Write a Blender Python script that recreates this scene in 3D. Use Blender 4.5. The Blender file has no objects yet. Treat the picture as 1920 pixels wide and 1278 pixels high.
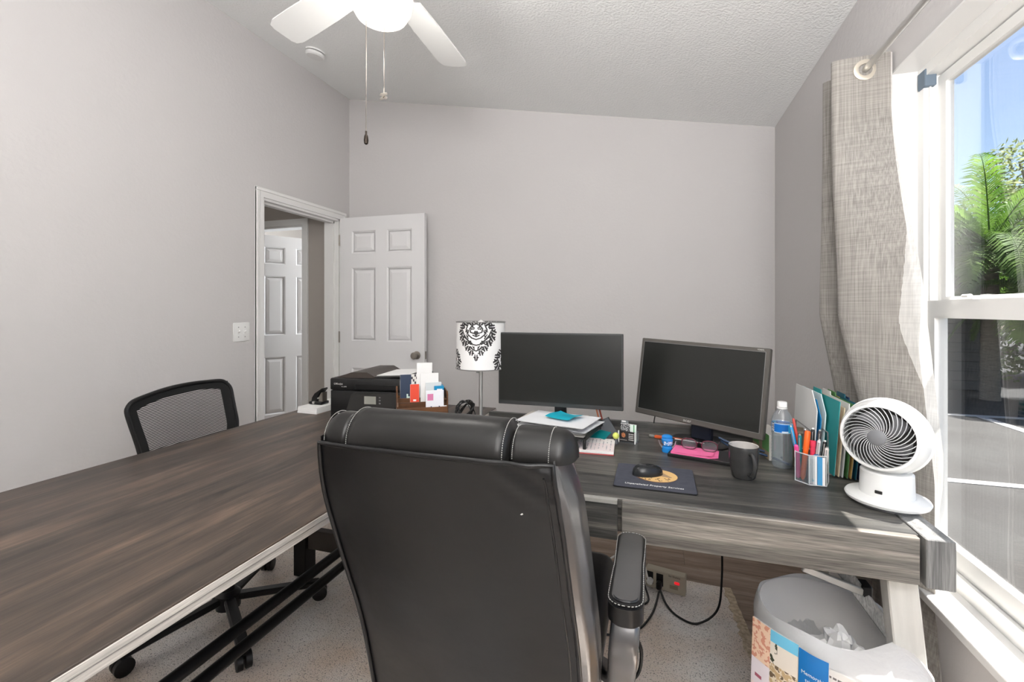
import bpy, bmesh, math, random
from mathutils import Vector, Matrix, noise
random.seed(11)
S = bpy.context.scene
C = S.collection
PI = math.pi

def lin(c):
    out = []
    for v in c[:3]:
        v = v / 255.0
        out.append(v / 12.92 if v <= 0.04045 else ((v + 0.055) / 1.055) ** 2.4)
    return (out[0], out[1], out[2], 1.0)

# ------------------------------------------------------------------ camera
cam = bpy.data.cameras.new('camera')
cam.sensor_width = 36.0
cam.lens = 36.0 * 853.3 / 1920.0
cam.shift_y = -57.0 / 1920.0
cam.clip_start = 0.02
camo = bpy.data.objects.new('camera', cam)
C.objects.link(camo)
camo.location = (0, 0, 1.27)
camo.rotation_euler = (PI / 2, 0, math.radians(17.497))
S.camera = camo

# ------------------------------------------------------------------ sky, sun, lights, exposure
SUN_DIR = Vector((-0.318, -0.235, -1.0)).normalized()       # direction the light travels
w = bpy.data.worlds.new('sky_world')
S.world = w
w.use_nodes = True
nt = w.node_tree
nt.nodes.clear()
sky = nt.nodes.new('ShaderNodeTexSky')
sky.sky_type = 'NISHITA'
sky.sun_disc = False
sky.sun_elevation = math.asin(-SUN_DIR.z)
sky.sun_rotation = math.atan2(-SUN_DIR.x, -SUN_DIR.y)
sky.air_density = 1.0
sky.dust_density = 1.0
sky.ozone_density = 1.5
bg = nt.nodes.new('ShaderNodeBackground')
bg.inputs[1].default_value = 0.27
wo = nt.nodes.new('ShaderNodeOutputWorld')
nt.links.new(sky.outputs[0], bg.inputs[0])
nt.links.new(bg.outputs[0], wo.inputs[0])

def light(name, kind, loc, energy, col=(1, 1, 1), size=0.1, rot=(0, 0, 0), sy=None):
    l = bpy.data.lights.new(name, kind)
    l.energy = energy
    l.color = col
    if kind == 'AREA':
        l.size = size
        if sy:
            l.shape = 'RECTANGLE'
            l.size_y = sy
    elif kind == 'SUN':
        l.angle = math.radians(0.53)
    else:
        l.shadow_soft_size = size
    o = bpy.data.objects.new(name, l)
    C.objects.link(o)
    o.location = loc
    o.rotation_euler = rot
    return o

sun = light('sun', 'SUN', (3, 3, 6), 40.0, (1.0, 0.96, 0.9))
sun.rotation_euler = SUN_DIR.to_track_quat('-Z', 'Y').to_euler()
# added unseen fill behind the camera, tilted up at the ceiling to brighten the room
light('bounce_fill', 'AREA', (0.12, -0.9, 1.62), 117.0, (1.0, 0.992, 0.99), 0.9, Vector((0.08, 0.40, 0.91)).to_track_quat('-Z', 'Y').to_euler(), 0.9)
light('hall_fill', 'POINT', (-3.3, 2.2, 2.2), 3.0, (1.0, 0.97, 0.93), 0.12)  # unseen fill added to brighten the hall, no fixture there
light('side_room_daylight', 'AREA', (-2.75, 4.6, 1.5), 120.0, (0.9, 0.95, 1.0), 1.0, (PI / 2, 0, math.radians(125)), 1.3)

S.view_settings.view_transform = 'Standard'
S.view_settings.look = 'None'
S.view_settings.gamma = 1.0
S.view_settings.use_curve_mapping = False
S.view_settings.exposure = 0.0

# ------------------------------------------------------------------ materials
def nodes_of(name):
    m = bpy.data.materials.new(name)
    m.use_nodes = True
    n = m.node_tree.nodes
    n.clear()
    out = n.new('ShaderNodeOutputMaterial')
    p = n.new('ShaderNodeBsdfPrincipled')
    m.node_tree.links.new(p.outputs[0], out.inputs[0])
    return m, n, m.node_tree.links, p, out

def mat(name, col, rough=0.5, metal=0.0, spec=0.5, var=None, vscale=8.0, stretch=(1, 1, 1), bump=0.0, bscale=60.0,
        bstretch=None, coat=0.0, trans=0.0, ior=1.45, emis=None, estr=0.0, detail=4.0, lo=0.35, hi=0.65, alpha=1.0, sheen=0.0):
    m, n, L, p, out = nodes_of(name)
    p.inputs['Base Color'].default_value = lin(col)
    p.inputs['Roughness'].default_value = rough
    p.inputs['Metallic'].default_value = metal
    p.inputs['Specular IOR Level'].default_value = spec
    p.inputs['Coat Weight'].default_value = coat
    p.inputs['Coat Roughness'].default_value = 0.12
    p.inputs['Transmission Weight'].default_value = trans
    p.inputs['IOR'].default_value = ior
    p.inputs['Alpha'].default_value = alpha
    p.inputs['Sheen Weight'].default_value = sheen
    if emis:
        p.inputs['Emission Color'].default_value = lin(emis)
        p.inputs['Emission Strength'].default_value = estr
    tc = n.new('ShaderNodeTexCoord')
    if var:
        mp = n.new('ShaderNodeMapping')
        mp.inputs['Scale'].default_value = stretch
        L.new(tc.outputs['Object'], mp.inputs[0])
        nz = n.new('ShaderNodeTexNoise')
        nz.inputs['Scale'].default_value = vscale
        nz.inputs['Detail'].default_value = detail
        L.new(mp.outputs[0], nz.inputs['Vector'])
        rp = n.new('ShaderNodeValToRGB')
        rp.color_ramp.elements[0].position = lo
        rp.color_ramp.elements[1].position = hi
        rp.color_ramp.elements[0].color = lin(var)
        rp.color_ramp.elements[1].color = lin(col)
        L.new(nz.outputs[0], rp.inputs[0])
        L.new(rp.outputs[0], p.inputs['Base Color'])
    if bump:
        mp2 = n.new('ShaderNodeMapping')
        mp2.inputs['Scale'].default_value = bstretch or (1, 1, 1)
        L.new(tc.outputs['Object'], mp2.inputs[0])
        nb = n.new('ShaderNodeTexNoise')
        nb.inputs['Scale'].default_value = bscale
        nb.inputs['Detail'].default_value = 3.0
        L.new(mp2.outputs[0], nb.inputs['Vector'])
        b = n.new('ShaderNodeBump')
        b.inputs['Strength'].default_value = bump
        b.inputs['Distance'].default_value = 0.01
        L.new(nb.outputs[0], b.inputs['Height'])
        L.new(b.outputs[0], p.inputs['Normal'])
    return m

def wood(name, cols, along=(14, 0.9, 14), rough=0.45, fine=90.0, bump=0.12, coat=0.0, con=0.28):
    """streaky grain: broad streaks and fine fibres stretched along one axis (the small component of `along`)"""
    m, n, L, p, out = nodes_of(name)
    tc = n.new('ShaderNodeTexCoord')
    mp = n.new('ShaderNodeMapping')
    mp.inputs['Scale'].default_value = along
    L.new(tc.outputs['Object'], mp.inputs[0])
    nz = n.new('ShaderNodeTexNoise')
    nz.inputs['Scale'].default_value = 1.0
    nz.inputs['Detail'].default_value = 7.0
    nz.inputs['Roughness'].default_value = 0.62
    nz.inputs['Distortion'].default_value = 0.4
    L.new(mp.outputs[0], nz.inputs['Vector'])
    rp = n.new('ShaderNodeValToRGB')
    el = rp.color_ramp.elements
    el[0].position = 0.3
    el[0].color = lin(cols[0])
    el[1].position = 0.7
    el[1].color = lin(cols[2])
    e = el.new(0.5)
    e.color = lin(cols[1])
    L.new(nz.outputs[0], rp.inputs[0])
    mp2 = n.new('ShaderNodeMapping')
    mp2.inputs['Scale'].default_value = tuple(fine * (0.035 if a == min(along) else 1.0) for a in along)
    L.new(tc.outputs['Object'], mp2.inputs[0])
    n2 = n.new('ShaderNodeTexNoise')
    n2.inputs['Scale'].default_value = 1.0
    n2.inputs['Detail'].default_value = 3.0
    L.new(mp2.outputs[0], n2.inputs['Vector'])
    mr = n.new('ShaderNodeMapRange')
    mr.inputs['From Min'].default_value = 0.3
    mr.inputs['From Max'].default_value = 0.7
    mr.inputs['To Min'].default_value = 1.0 - con
    mr.inputs['To Max'].default_value = 1.0 + con
    L.new(n2.outputs[0], mr.inputs[0])
    mx = n.new('ShaderNodeVectorMath')
    mx.operation = 'SCALE'
    L.new(rp.outputs[0], mx.inputs[0])
    L.new(mr.outputs[0], mx.inputs['Scale'])
    L.new(mx.outputs[0], p.inputs['Base Color'])
    p.inputs['Roughness'].default_value = rough
    p.inputs['Coat Weight'].default_value = coat
    b = n.new('ShaderNodeBump')
    b.inputs['Strength'].default_value = bump
    b.inputs['Distance'].default_value = 0.004
    L.new(n2.outputs[0], b.inputs['Height'])
    L.new(b.outputs[0], p.inputs['Normal'])
    return m

def clear_mat(name, tint=(255, 255, 255), gloss_rough=0.0, base=0.04, edge=0.6, haze=0.0, hazecol=(200, 205, 210)):
    """thin clear pane: see-through with a mirror film that grows towards grazing angles"""
    m = bpy.data.materials.new(name)
    m.use_nodes = True
    n = m.node_tree.nodes
    L = m.node_tree.links
    n.clear()
    out = n.new('ShaderNodeOutputMaterial')
    tr = n.new('ShaderNodeBsdfTransparent')
    tr.inputs[0].default_value = lin(tint)
    gl = n.new('ShaderNodeBsdfGlossy')
    gl.inputs['Roughness'].default_value = gloss_rough
    fr = n.new('ShaderNodeLayerWeight')
    fr.inputs['Blend'].default_value = 0.5
    mr = n.new('ShaderNodeMapRange')
    mr.inputs['To Min'].default_value = base
    mr.inputs['To Max'].default_value = edge
    pw = n.new('ShaderNodeMath')
    pw.operation = 'POWER'
    pw.inputs[1].default_value = 3.0
    L.new(fr.outputs['Facing'], pw.inputs[0])
    L.new(pw.outputs[0], mr.inputs[0])
    mx = n.new('ShaderNodeMixShader')
    L.new(mr.outputs[0], mx.inputs[0])
    L.new(tr.outputs[0], mx.inputs[1])
    L.new(gl.outputs[0], mx.inputs[2])
    last = mx
    if haze:
        df = n.new('ShaderNodeBsdfDiffuse')
        df.inputs[0].default_value = lin(hazecol)
        m2 = n.new('ShaderNodeMixShader')
        m2.inputs[0].default_value = haze
        L.new(mx.outputs[0], m2.inputs[1])
        L.new(df.outputs[0], m2.inputs[2])
        last = m2
    L.new(last.outputs[0], out.inputs[0])
    return m

def carpet_mat():
    m, n, L, p, out = nodes_of('speckled_carpet')
    tc = n.new('ShaderNodeTexCoord')
    big = n.new('ShaderNodeTexNoise')
    big.inputs['Scale'].default_value = 3.2
    big.inputs['Detail'].default_value = 3.0
    L.new(tc.outputs['Object'], big.inputs['Vector'])
    r1 = n.new('ShaderNodeValToRGB')
    e = r1.color_ramp.elements
    e[0].position, e[1].position = 0.36, 0.64
    e[0].color = lin((226, 208, 192))
    e[1].color = lin((240, 236, 232))
    L.new(big.outputs[0], r1.inputs[0])
    sp = n.new('ShaderNodeTexNoise')
    sp.inputs['Scale'].default_value = 210.0
    sp.inputs['Detail'].default_value = 2.0
    L.new(tc.outputs['Object'], sp.inputs['Vector'])
    r2 = n.new('ShaderNodeValToRGB')
    e = r2.color_ramp.elements
    e[0].position, e[1].position = 0.31, 0.43
    e[0].color = (0.12, 0.12, 0.12, 1)
    e[1].color = (1, 1, 1, 1)
    L.new(sp.outputs[0], r2.inputs[0])
    mx = n.new('ShaderNodeMix')
    mx.data_type = 'RGBA'
    mx.blend_type = 'MULTIPLY'
    mx.inputs['Factor'].default_value = 0.74
    L.new(r1.outputs[0], mx.inputs['A'])
    L.new(r2.outputs[0], mx.inputs['B'])
    L.new(mx.outputs['Result'], p.inputs['Base Color'])
    p.inputs['Roughness'].default_value = 0.95
    p.inputs['Specular IOR Level'].default_value = 0.1
    b = n.new('ShaderNodeBump')
    b.inputs['Strength'].default_value = 0.7
    b.inputs['Distance'].default_value = 0.006
    L.new(sp.outputs[0], b.inputs['Height'])
    L.new(b.outputs[0], p.inputs['Normal'])
    return m

def linen_mat(name, a, bcol, trans=0.25):
    m, n, L, p, out = nodes_of(name)
    tc = n.new('ShaderNodeTexCoord')
    def streak(sc):
        mp = n.new('ShaderNodeMapping')
        mp.inputs['Scale'].default_value = sc
        L.new(tc.outputs['Object'], mp.inputs[0])
        z = n.new('ShaderNodeTexNoise')
        z.inputs['Scale'].default_value = 1.0
        z.inputs['Detail'].default_value = 3.0
        L.new(mp.outputs[0], z.inputs['Vector'])
        return z
    v = streak((300, 300, 4))
    h = streak((7, 7, 260))
    h2 = n.new('ShaderNodeMath')
    h2.operation = 'MULTIPLY_ADD'
    h2.inputs[1].default_value = 0.55
    h2.inputs[2].default_value = 0.225
    L.new(h.outputs[0], h2.inputs[0])
    ad = n.new('ShaderNodeMath')
    ad.operation = 'ADD'
    L.new(v.outputs[0], ad.inputs[0])
    L.new(h2.outputs[0], ad.inputs[1])
    rp = n.new('ShaderNodeValToRGB')
    e = rp.color_ramp.elements
    e[0].position, e[1].position = 0.78 / 2, 1.22 / 2
    hf = n.new('ShaderNodeMath')
    hf.operation = 'MULTIPLY'
    hf.inputs[1].default_value = 0.5
    L.new(ad.outputs[0], hf.inputs[0])
    e[0].color = lin(a)
    e[1].color = lin(bcol)
    L.new(hf.outputs[0], rp.inputs[0])
    L.new(rp.outputs[0], p.inputs['Base Color'])
    p.inputs['Roughness'].default_value = 0.9
    p.inputs['Specular IOR Level'].default_value = 0.15
    b = n.new('ShaderNodeBump')
    b.inputs['Strength'].default_value = 0.3
    b.inputs['Distance'].default_value = 0.002
    L.new(hf.outputs[0], b.inputs['Height'])
    L.new(b.outputs[0], p.inputs['Normal'])
    tl = n.new('ShaderNodeBsdfTranslucent')
    L.new(rp.outputs[0], tl.inputs[0])
    ms = n.new('ShaderNodeMixShader')
    ms.inputs[0].default_value = trans
    L.new(p.outputs[0], ms.inputs[1])
    L.new(tl.outputs[0], ms.inputs[2])
    L.new(ms.outputs[0], out.inputs[0])
    return m

def film_mat(name, col, rough=0.35, trans=0.4):
    """thin white plastic film: diffuse plus light shining through"""
    m, n, L, p, out = nodes_of(name)
    tc = n.new('ShaderNodeTexCoord')
    z = n.new('ShaderNodeTexNoise')
    z.inputs['Scale'].default_value = 14.0
    z.inputs['Detail'].default_value = 5.0
    z.inputs['Distortion'].default_value = 1.2
    L.new(tc.outputs['Object'], z.inputs['Vector'])
    b = n.new('ShaderNodeBump')
    b.inputs['Strength'].default_value = 0.6
    b.inputs['Distance'].default_value = 0.012
    L.new(z.outputs[0], b.inputs['Height'])
    L.new(b.outputs[0], p.inputs['Normal'])
    p.inputs['Base Color'].default_value = lin(col)
    p.inputs['Roughness'].default_value = rough
    tl = n.new('ShaderNodeBsdfTranslucent')
    tl.inputs[0].default_value = lin(col)
    ms = n.new('ShaderNodeMixShader')
    ms.inputs[0].default_value = trans
    L.new(p.outputs[0], ms.inputs[1])
    L.new(tl.outputs[0], ms.inputs[2])
    L.new(ms.outputs[0], out.inputs[0])
    return m

def leaf_mat(name, a, b2):
    m, n, L, p, out = nodes_of(name)
    gi = n.new('ShaderNodeTexCoord')
    z = n.new('ShaderNodeTexNoise')
    z.inputs['Scale'].default_value = 2.5
    L.new(gi.outputs['Object'], z.inputs['Vector'])
    rp = n.new('ShaderNodeValToRGB')
    e = rp.color_ramp.elements
    e[0].position, e[1].position = 0.35, 0.65
    e[0].color = lin(a)
    e[1].color = lin(b2)
    L.new(z.outputs[0], rp.inputs[0])
    L.new(rp.outputs[0], p.inputs['Base Color'])
    p.inputs['Roughness'].default_value = 0.7
    p.inputs['Specular IOR Level'].default_value = 0.3
    tl = n.new('ShaderNodeBsdfTranslucent')
    L.new(rp.outputs[0], tl.inputs[0])
    ms = n.new('ShaderNodeMixShader')
    ms.inputs[0].default_value = 0.4
    L.new(p.outputs[0], ms.inputs[1])
    L.new(tl.outputs[0], ms.inputs[2])
    L.new(ms.outputs[0], out.inputs[0])
    return m

def print_mat(name, rough=0.5):
    m, n, L, p, out = nodes_of(name)
    a = n.new('ShaderNodeAttribute')
    a.attribute_name = 'ink'
    L.new(a.outputs['Color'], p.inputs['Base Color'])
    p.inputs['Roughness'].default_value = rough
    return m

M = {}
M['wall'] = mat('greige_wall_paint', (205, 202, 201), 0.85, spec=0.2, bump=0.12, bscale=55)
M['ceiling'] = mat('popcorn_ceiling', (247, 248, 247), 0.95, spec=0.1, bump=0.45, bscale=95)
M['trim'] = mat('white_trim_paint', (232, 231, 229), 0.4, spec=0.4)
M['door'] = mat('white_door_paint', (226, 225, 225), 0.45, spec=0.4)
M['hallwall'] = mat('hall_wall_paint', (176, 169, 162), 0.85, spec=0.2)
M['vinyl'] = mat('white_window_vinyl', (238, 237, 234), 0.35)
M['glass'] = clear_mat('window_glass', (242, 242, 242), base=0.05, edge=0.75)
M['screen'] = None
M['rug'] = carpet_mat()
M['plank'] = wood('brown_vinyl_plank', ((112, 94, 80), (146, 126, 110), (174, 156, 140)), (1.8, 22, 22), 0.5, 300, 0.1, con=0.22)
M['fray'] = mat('frayed_carpet_backing', (222, 206, 182), 0.95, var=(186, 168, 142), vscale=60, bump=0.8, bscale=120)
M['tabletop'] = wood('table_brown_grey_wood', ((38, 33, 29), (70, 59, 51), (104, 86, 72)), (18, 2.0, 18), 0.42, 170, 0.08, con=0.26)
M['tableedge'] = wood('table_edge_wood', ((150, 145, 139), (186, 181, 174), (210, 204, 196)), (40, 2.2, 40), 0.4, 300, 0.12, con=0.2)
M['desk'] = wood('desk_charcoal_wood', ((40, 40, 39), (70, 69, 66), (118, 113, 106)), (1.5, 34, 34), 0.36, 420, 0.16, con=0.4)
M['deskfront'] = wood('desk_front_wood', ((70, 67, 63), (108, 104, 98), (150, 143, 134)), (1.6, 42, 42), 0.42, 420, 0.16, con=0.36)
M['deskend'] = wood('desk_end_grain', ((86, 86, 86), (118, 118, 117), (150, 149, 147)), (40, 40, 2.2), 0.45, 420, 0.14, con=0.3)
M['leg'] = mat('pale_grey_leg_paint', (222, 219, 212), 0.5, var=(208, 205, 198), vscale=3, stretch=(14, 14, 0.8), bump=0.05, bscale=40)
M['blackmetal'] = mat('black_metal', (26, 26, 27), 0.35, metal=0.3)
M['blackplastic'] = mat('black_plastic', (24, 24, 25), 0.38, var=(20, 20, 20), vscale=30)
M['darkplastic'] = mat('charcoal_plastic', (44, 43, 42), 0.42)
M['greyplastic'] = mat('grey_plastic', (120, 120, 120), 0.4)
M['leather'] = mat('black_leather', (21, 21, 22), 0.33, spec=0.5, var=(17, 17, 18), vscale=9, bump=0.14, bscale=9)
M['lit_gloss'] = mat('glossy_black_lit', (44, 44, 46), 0.38, spec=0.8, bump=0.08, bscale=9, coat=1.0)  # lightened, coated black: window shine put into the chair sides and pad tops
M['lit_gloss'].node_tree.nodes['Principled BSDF'].inputs['Coat IOR'].default_value = 1.9
M['lit_gloss'].node_tree.nodes['Principled BSDF'].inputs['Coat Roughness'].default_value = 0.22
M['leather2'] = mat('black_leather_headrest', (27, 26, 25), 0.36, spec=0.5, var=(22, 21, 20), vscale=7, bump=0.1, bscale=22)
M['thread'] = mat('pale_grey_thread', (168, 166, 162), 0.8)
M['meshfab'] = mat('black_mesh_fabric', (22, 22, 22), 0.8)
M['chrome'] = mat('brushed_steel', (204, 203, 200), 0.34, metal=0.85)
M['nickel'] = mat('aged_nickel', (150, 144, 136), 0.32, metal=0.85)
M['white'] = mat('white_plastic', (238, 238, 236), 0.38)
M['paper'] = mat('white_paper', (236, 235, 233), 0.8, spec=0.2)
M['print'] = print_mat('printed_paper', 0.55)
M['gloss_print'] = print_mat('glossy_print', 0.3)
M['screenoff'] = mat('switched_off_screen', (30, 31, 29), 0.34, spec=0.5)
M['bezelgrey'] = mat('taupe_monitor_bezel', (88, 84, 80), 0.4, metal=0.2)
M['bezeldark'] = mat('dark_monitor_bezel', (52, 53, 53), 0.45)
M['linen'] = linen_mat('grey_linen', (138, 134, 129), (176, 171, 165), 0.22)
M['lining'] = linen_mat('white_lining', (214, 212, 208), (236, 234, 230), 0.35)
M['bag'] = film_mat('white_bin_bag', (250, 250, 250), 0.35, 0.5)
M['globe'] = mat('frosted_lit_globe', (246, 243, 232), 0.4, emis=(255, 247, 230), estr=0.6)
M['cardboard'] = mat('cardboard', (176, 146, 108), 0.85)

# ------------------------------------------------------------------ mesh builder
class B:
    def __init__(s):
        s.bm = bmesh.new()
    def _merge(s, b2, mtx=None):
        if mtx:
            bmesh.ops.transform(b2, matrix=mtx, verts=b2.verts)
        me = bpy.data.meshes.new('tmp')
        b2.to_mesh(me)
        b2.free()
        s.bm.from_mesh(me)
        bpy.data.meshes.remove(me)
    def box(s, x0, x1, y0, y1, z0, z1, bev=0.0, seg=2, mtx=None):
        b = bmesh.new()
        bmesh.ops.create_cube(b, size=1.0)
        for v in b.verts:
            v.co = Vector(((x0 + x1) / 2 + v.co.x * (x1 - x0), (y0 + y1) / 2 + v.co.y * (y1 - y0), (z0 + z1) / 2 + v.co.z * (z1 - z0)))
        if bev:
            bmesh.ops.bevel(b, geom=b.edges[:], offset=bev, segments=seg, affect='EDGES', profile=0.5)
        s._merge(b, mtx)
        return s
    def beam(s, p0, p1, wx, wy, up=(0, 0, 1), bev=0.0):
        """square bar from p0 to p1"""
        p0, p1 = Vector(p0), Vector(p1)
        d = (p1 - p0)
        z = d.normalized()
        x = Vector(up).cross(z)
        if x.length < 1e-4:
            x = Vector((1, 0, 0)).cross(z)
        x.normalize()
        y = z.cross(x)
        m = Matrix((x, y, z)).transposed().to_4x4()
        m.translation = p0
        return s.box(-wx / 2, wx / 2, -wy / 2, wy / 2, 0, d.length, bev, 1, m)
    def tube(s, pts, r, n=8, closed=False, caps=True):
        pts = [Vector(p) for p in pts]
        k = len(pts)
        rs = r if isinstance(r, (list, tuple)) else [r] * k
        rings = []
        prev = None
        for i, p in enumerate(pts):
            if closed:
                t = (pts[(i + 1) % k] - pts[i - 1])
            else:
                t = pts[min(i + 1, k - 1)] - pts[max(i - 1, 0)]
            t.normalize()
            if prev is None:
                a = Vector((0, 0, 1)) if abs(t.z) < 0.9 else Vector((1, 0, 0))
                u = t.cross(a).normalized()
            else:
                u = (prev - t * prev.dot(t))
                if u.length < 1e-6:
                    u = t.orthogonal()
                u.normalize()
            prev = u
            v = t.cross(u)
            rings.append([s.bm.verts.new(p + (u * math.cos(2 * PI * j / n) + v * math.sin(2 * PI * j / n)) * rs[i]) for j in range(n)])
        m = k if closed else k - 1
        for i in range(m):
            a, b = rings[i], rings[(i + 1) % k]
            for j in range(n):
                s.bm.faces.new((a[j], a[(j + 1) % n], b[(j + 1) % n], b[j]))
        if caps and not closed:
            s.bm.faces.new(list(reversed(rings[0])))
            s.bm.faces.new(rings[-1])
        return s
    def cyl(s, p0, p1, r0, r1=None, n=16):
        return s.tube([p0, p1], [r0, r0 if r1 is None else r1], n)
    def lathe(s, prof, n=32, mtx=None, sx=1.0, sy=1.0):
        b = bmesh.new()
        rings = []
        for r, z in prof:
            if r < 1e-5:
                rings.append([b.verts.new((0, 0, z))])
            else:
                rings.append([b.verts.new((r * sx * math.cos(2 * PI * j / n), r * sy * math.sin(2 * PI * j / n), z)) for j in range(n)])
        for a, c in zip(rings, rings[1:]):
            for j in range(n):
                k = (j + 1) % n
                if len(a) == 1 and len(c) == 1:
                    continue
                if len(a) == 1:
                    b.faces.new((a[0], c[k], c[j]))
                elif len(c) == 1:
                    b.faces.new((a[j], a[k], c[0]))
                else:
                    b.faces.new((a[j], a[k], c[k], c[j]))
        bmesh.ops.recalc_face_normals(b, faces=b.faces)
        s._merge(b, mtx)
        return s
    def prism(s, poly, z0, z1, mtx=None, bev=0.0):
        b = bmesh.new()
        lo = [b.verts.new((x, y, z0)) for x, y in poly]
        hi = [b.verts.new((x, y, z1)) for x, y in poly]
        k = len(poly)
        b.faces.new(list(reversed(lo)))
        b.faces.new(hi)
        for i in range(k):
            b.faces.new((lo[i], lo[(i + 1) % k], hi[(i + 1) % k], hi[i]))
        bmesh.ops.recalc_face_normals(b, faces=b.faces)
        if bev:
            bmesh.ops.bevel(b, geom=[e for e in b.edges if abs(e.verts[0].co.z - e.verts[1].co.z) < 1e-7], offset=bev, segments=2, affect='EDGES')
        s._merge(b, mtx)
        return s
    def grid(s, fn, nu, nv, closeu=False, closev=False):
        vs = [[s.bm.verts.new(fn(i / nu, j / nv)) for j in range(nv + (0 if closev else 1))] for i in range(nu + (0 if closeu else 1))]
        for i in range(nu):
            for j in range(nv):
                a = vs[i]
                c = vs[(i + 1) % len(vs)]
                jj = (j + 1) % len(a)
                s.bm.faces.new((a[j], c[j], c[jj], a[jj]))
        return s
    def quad(s, a, b, c, d):
        s.bm.faces.new([s.bm.verts.new(p) for p in (a, b, c, d)])
        return s
    def sphere(s, c, r, nu=20, nv=12, sz=1.0):
        prof = [(max(0.0, r * math.sin(PI * i / nv)), c[2] - r * sz * math.cos(PI * i / nv)) for i in range(nv + 1)]
        return s.lathe(prof, nu, Matrix.Translation((c[0], c[1], 0)))
    def xf(s, m):
        bmesh.ops.transform(s.bm, matrix=m, verts=s.bm.verts)
        return s
    def done(s, name, m, parent=None, smooth=35, loc=None, rot=None, recalc=False):
        if recalc:
            bmesh.ops.recalc_face_normals(s.bm, faces=s.bm.faces)
        me = bpy.data.meshes.new(name)
        s.bm.to_mesh(me)
        s.bm.free()
        me.materials.append(m)
        if smooth:
            me.polygons.foreach_set('use_smooth', [True] * len(me.polygons))
            me.set_sharp_from_angle(angle=math.radians(smooth))
        o = bpy.data.objects.new(name, me)
        C.objects.link(o)
        if parent:
            o.parent = parent
        if loc:
            o.location = loc
        if rot:
            o.rotation_euler = rot
        return o

def tag(o, label, cat, group=None, kind=None):
    o['label'] = label
    o['category'] = cat
    if group:
        o['group'] = group
    if kind:
        o['kind'] = kind
    return o

def struct(o, label=None):
    o['kind'] = 'structure'
    if label:
        o['label'] = label
    return o

def thing(name, label, cat, loc=(0, 0, 0), rz=0.0, group=None):
    o = bpy.data.objects.new(name, None)
    o.empty_display_size = 0.05
    C.objects.link(o)
    o.location = loc
    o.rotation_euler = (0, 0, rz)
    return tag(o, label, cat, group)

def text(name, body, size, m, parent, mtx, ext=0.0002, align='CENTER', shear=0.0, wide=1.0):
    cu = bpy.data.curves.new('txt', 'FONT')
    cu.body = body
    cu.size = size
    cu.extrude = ext
    cu.align_x = align
    cu.align_y = 'CENTER'
    cu.shear = shear
    cu.resolution_u = 3
    to = bpy.data.objects.new('txt', cu)
    me = bpy.data.meshes.new_from_object(to)
    bpy.data.objects.remove(to)
    bpy.data.curves.remove(cu)
    me.name = name
    me.transform(Matrix.Diagonal((wide, 1, 1, 1)))
    me.transform(mtx)
    me.materials.clear()
    me.materials.append(m)
    o = bpy.data.objects.new(name, me)
    C.objects.link(o)
    o.parent = parent
    return o

def painted(name, fn, nu, nv, colfn, m, parent=None):
    """flat print: a fine grid whose faces carry ink colours"""
    b = B().grid(fn, nu, nv)
    o = b.done(name, m, parent, smooth=60)
    me = o.data
    at = me.color_attributes.new('ink', 'FLOAT_COLOR', 'CORNER')
    k = 0
    for i in range(nu):
        for j in range(nv):
            c = lin(colfn((i + 0.5) / nu, (j + 0.5) / nv))
            for q in range(4):
                at.data[k].color = c
                k += 1
    return o

def lerp(a, b, t):
    return a + (b - a) * t

def interp(tbl, x):
    for (x0, y0), (x1, y1) in zip(tbl, tbl[1:]):
        if (x0 <= x <= x1) or (x1 <= x <= x0):
            t = (x - x0) / (x1 - x0) if x1 != x0 else 0
            return y0 + (y1 - y0) * t
    return tbl[0][1] if abs(x - tbl[0][0]) < abs(x - tbl[-1][0]) else tbl[-1][1]

def crom(pts, n=8, closed=False):
    """Catmull-Rom through points"""
    P = [Vector(p) for p in pts]
    out = []
    k = len(P)
    segs = k if closed else k - 1
    for i in range(segs):
        p0 = P[(i - 1) % k] if (closed or i > 0) else P[0]
        p1 = P[i]
        p2 = P[(i + 1) % k]
        p3 = P[(i + 2) % k] if (closed or i + 2 < k) else P[-1]
        for q in range(n):
            t = q / n
            out.append(0.5 * ((2 * p1) + (p2 - p0) * t + (2 * p0 - 5 * p1 + 4 * p2 - p3) * t * t + (3 * p1 - p0 - 3 * p2 + p3) * t ** 3))
    if not closed:
        out.append(P[-1])
    return out

def rot_z(a):
    return Matrix.Rotation(a, 4, 'Z')

def T(x, y, z):
    return Matrix.Translation((x, y, z))

# ================================================================== ROOM
XL, XR, YB, YF = -2.458, 0.72, 3.242, -1.35
SLOPE = 0.1948
def ceil_z(x):
    return 2.429 + SLOPE * (XR - x)
WT = 0.14

# floor: planks on a subfloor
fl = B().box(XL - 2.4, XR + WT, YF - WT, YB + 2.4, -0.12, -0.006).done('floor', M['vinyl'], smooth=0)
fl.data.materials[0] = mat('subfloor', (70, 60, 52), 0.9)
struct(fl, 'brown wood-look plank floor around the speckled carpet')
pw, plen = 0.18, 1.22
row = 0
y = YF
meshes = {}
while y < YB - 0.01:
    x = XL - ((row * 0.47) % 1.0) * plen
    y1 = min(y + pw, YB)
    while x < XR:
        x0, x1 = max(x, XL), min(x + plen, XR)
        if x1 - x0 > 0.03:
            key = (round(x1 - x0, 3), round(y1 - y, 3))
            if key not in meshes:
                b = B().box(0, x1 - x0 - 0.0015, 0, y1 - y - 0.0015, -0.006, 0.0, 0.0008, 1)
                p = b.done('plank', M['plank'], fl, smooth=0)
                meshes[key] = p.data
            else:
                p = bpy.data.objects.new('plank', meshes[key])
                C.objects.link(p)
                p.parent = fl
            p.location = (x0, y, 0)
        x += plen
    y += pw
    row += 1
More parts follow.
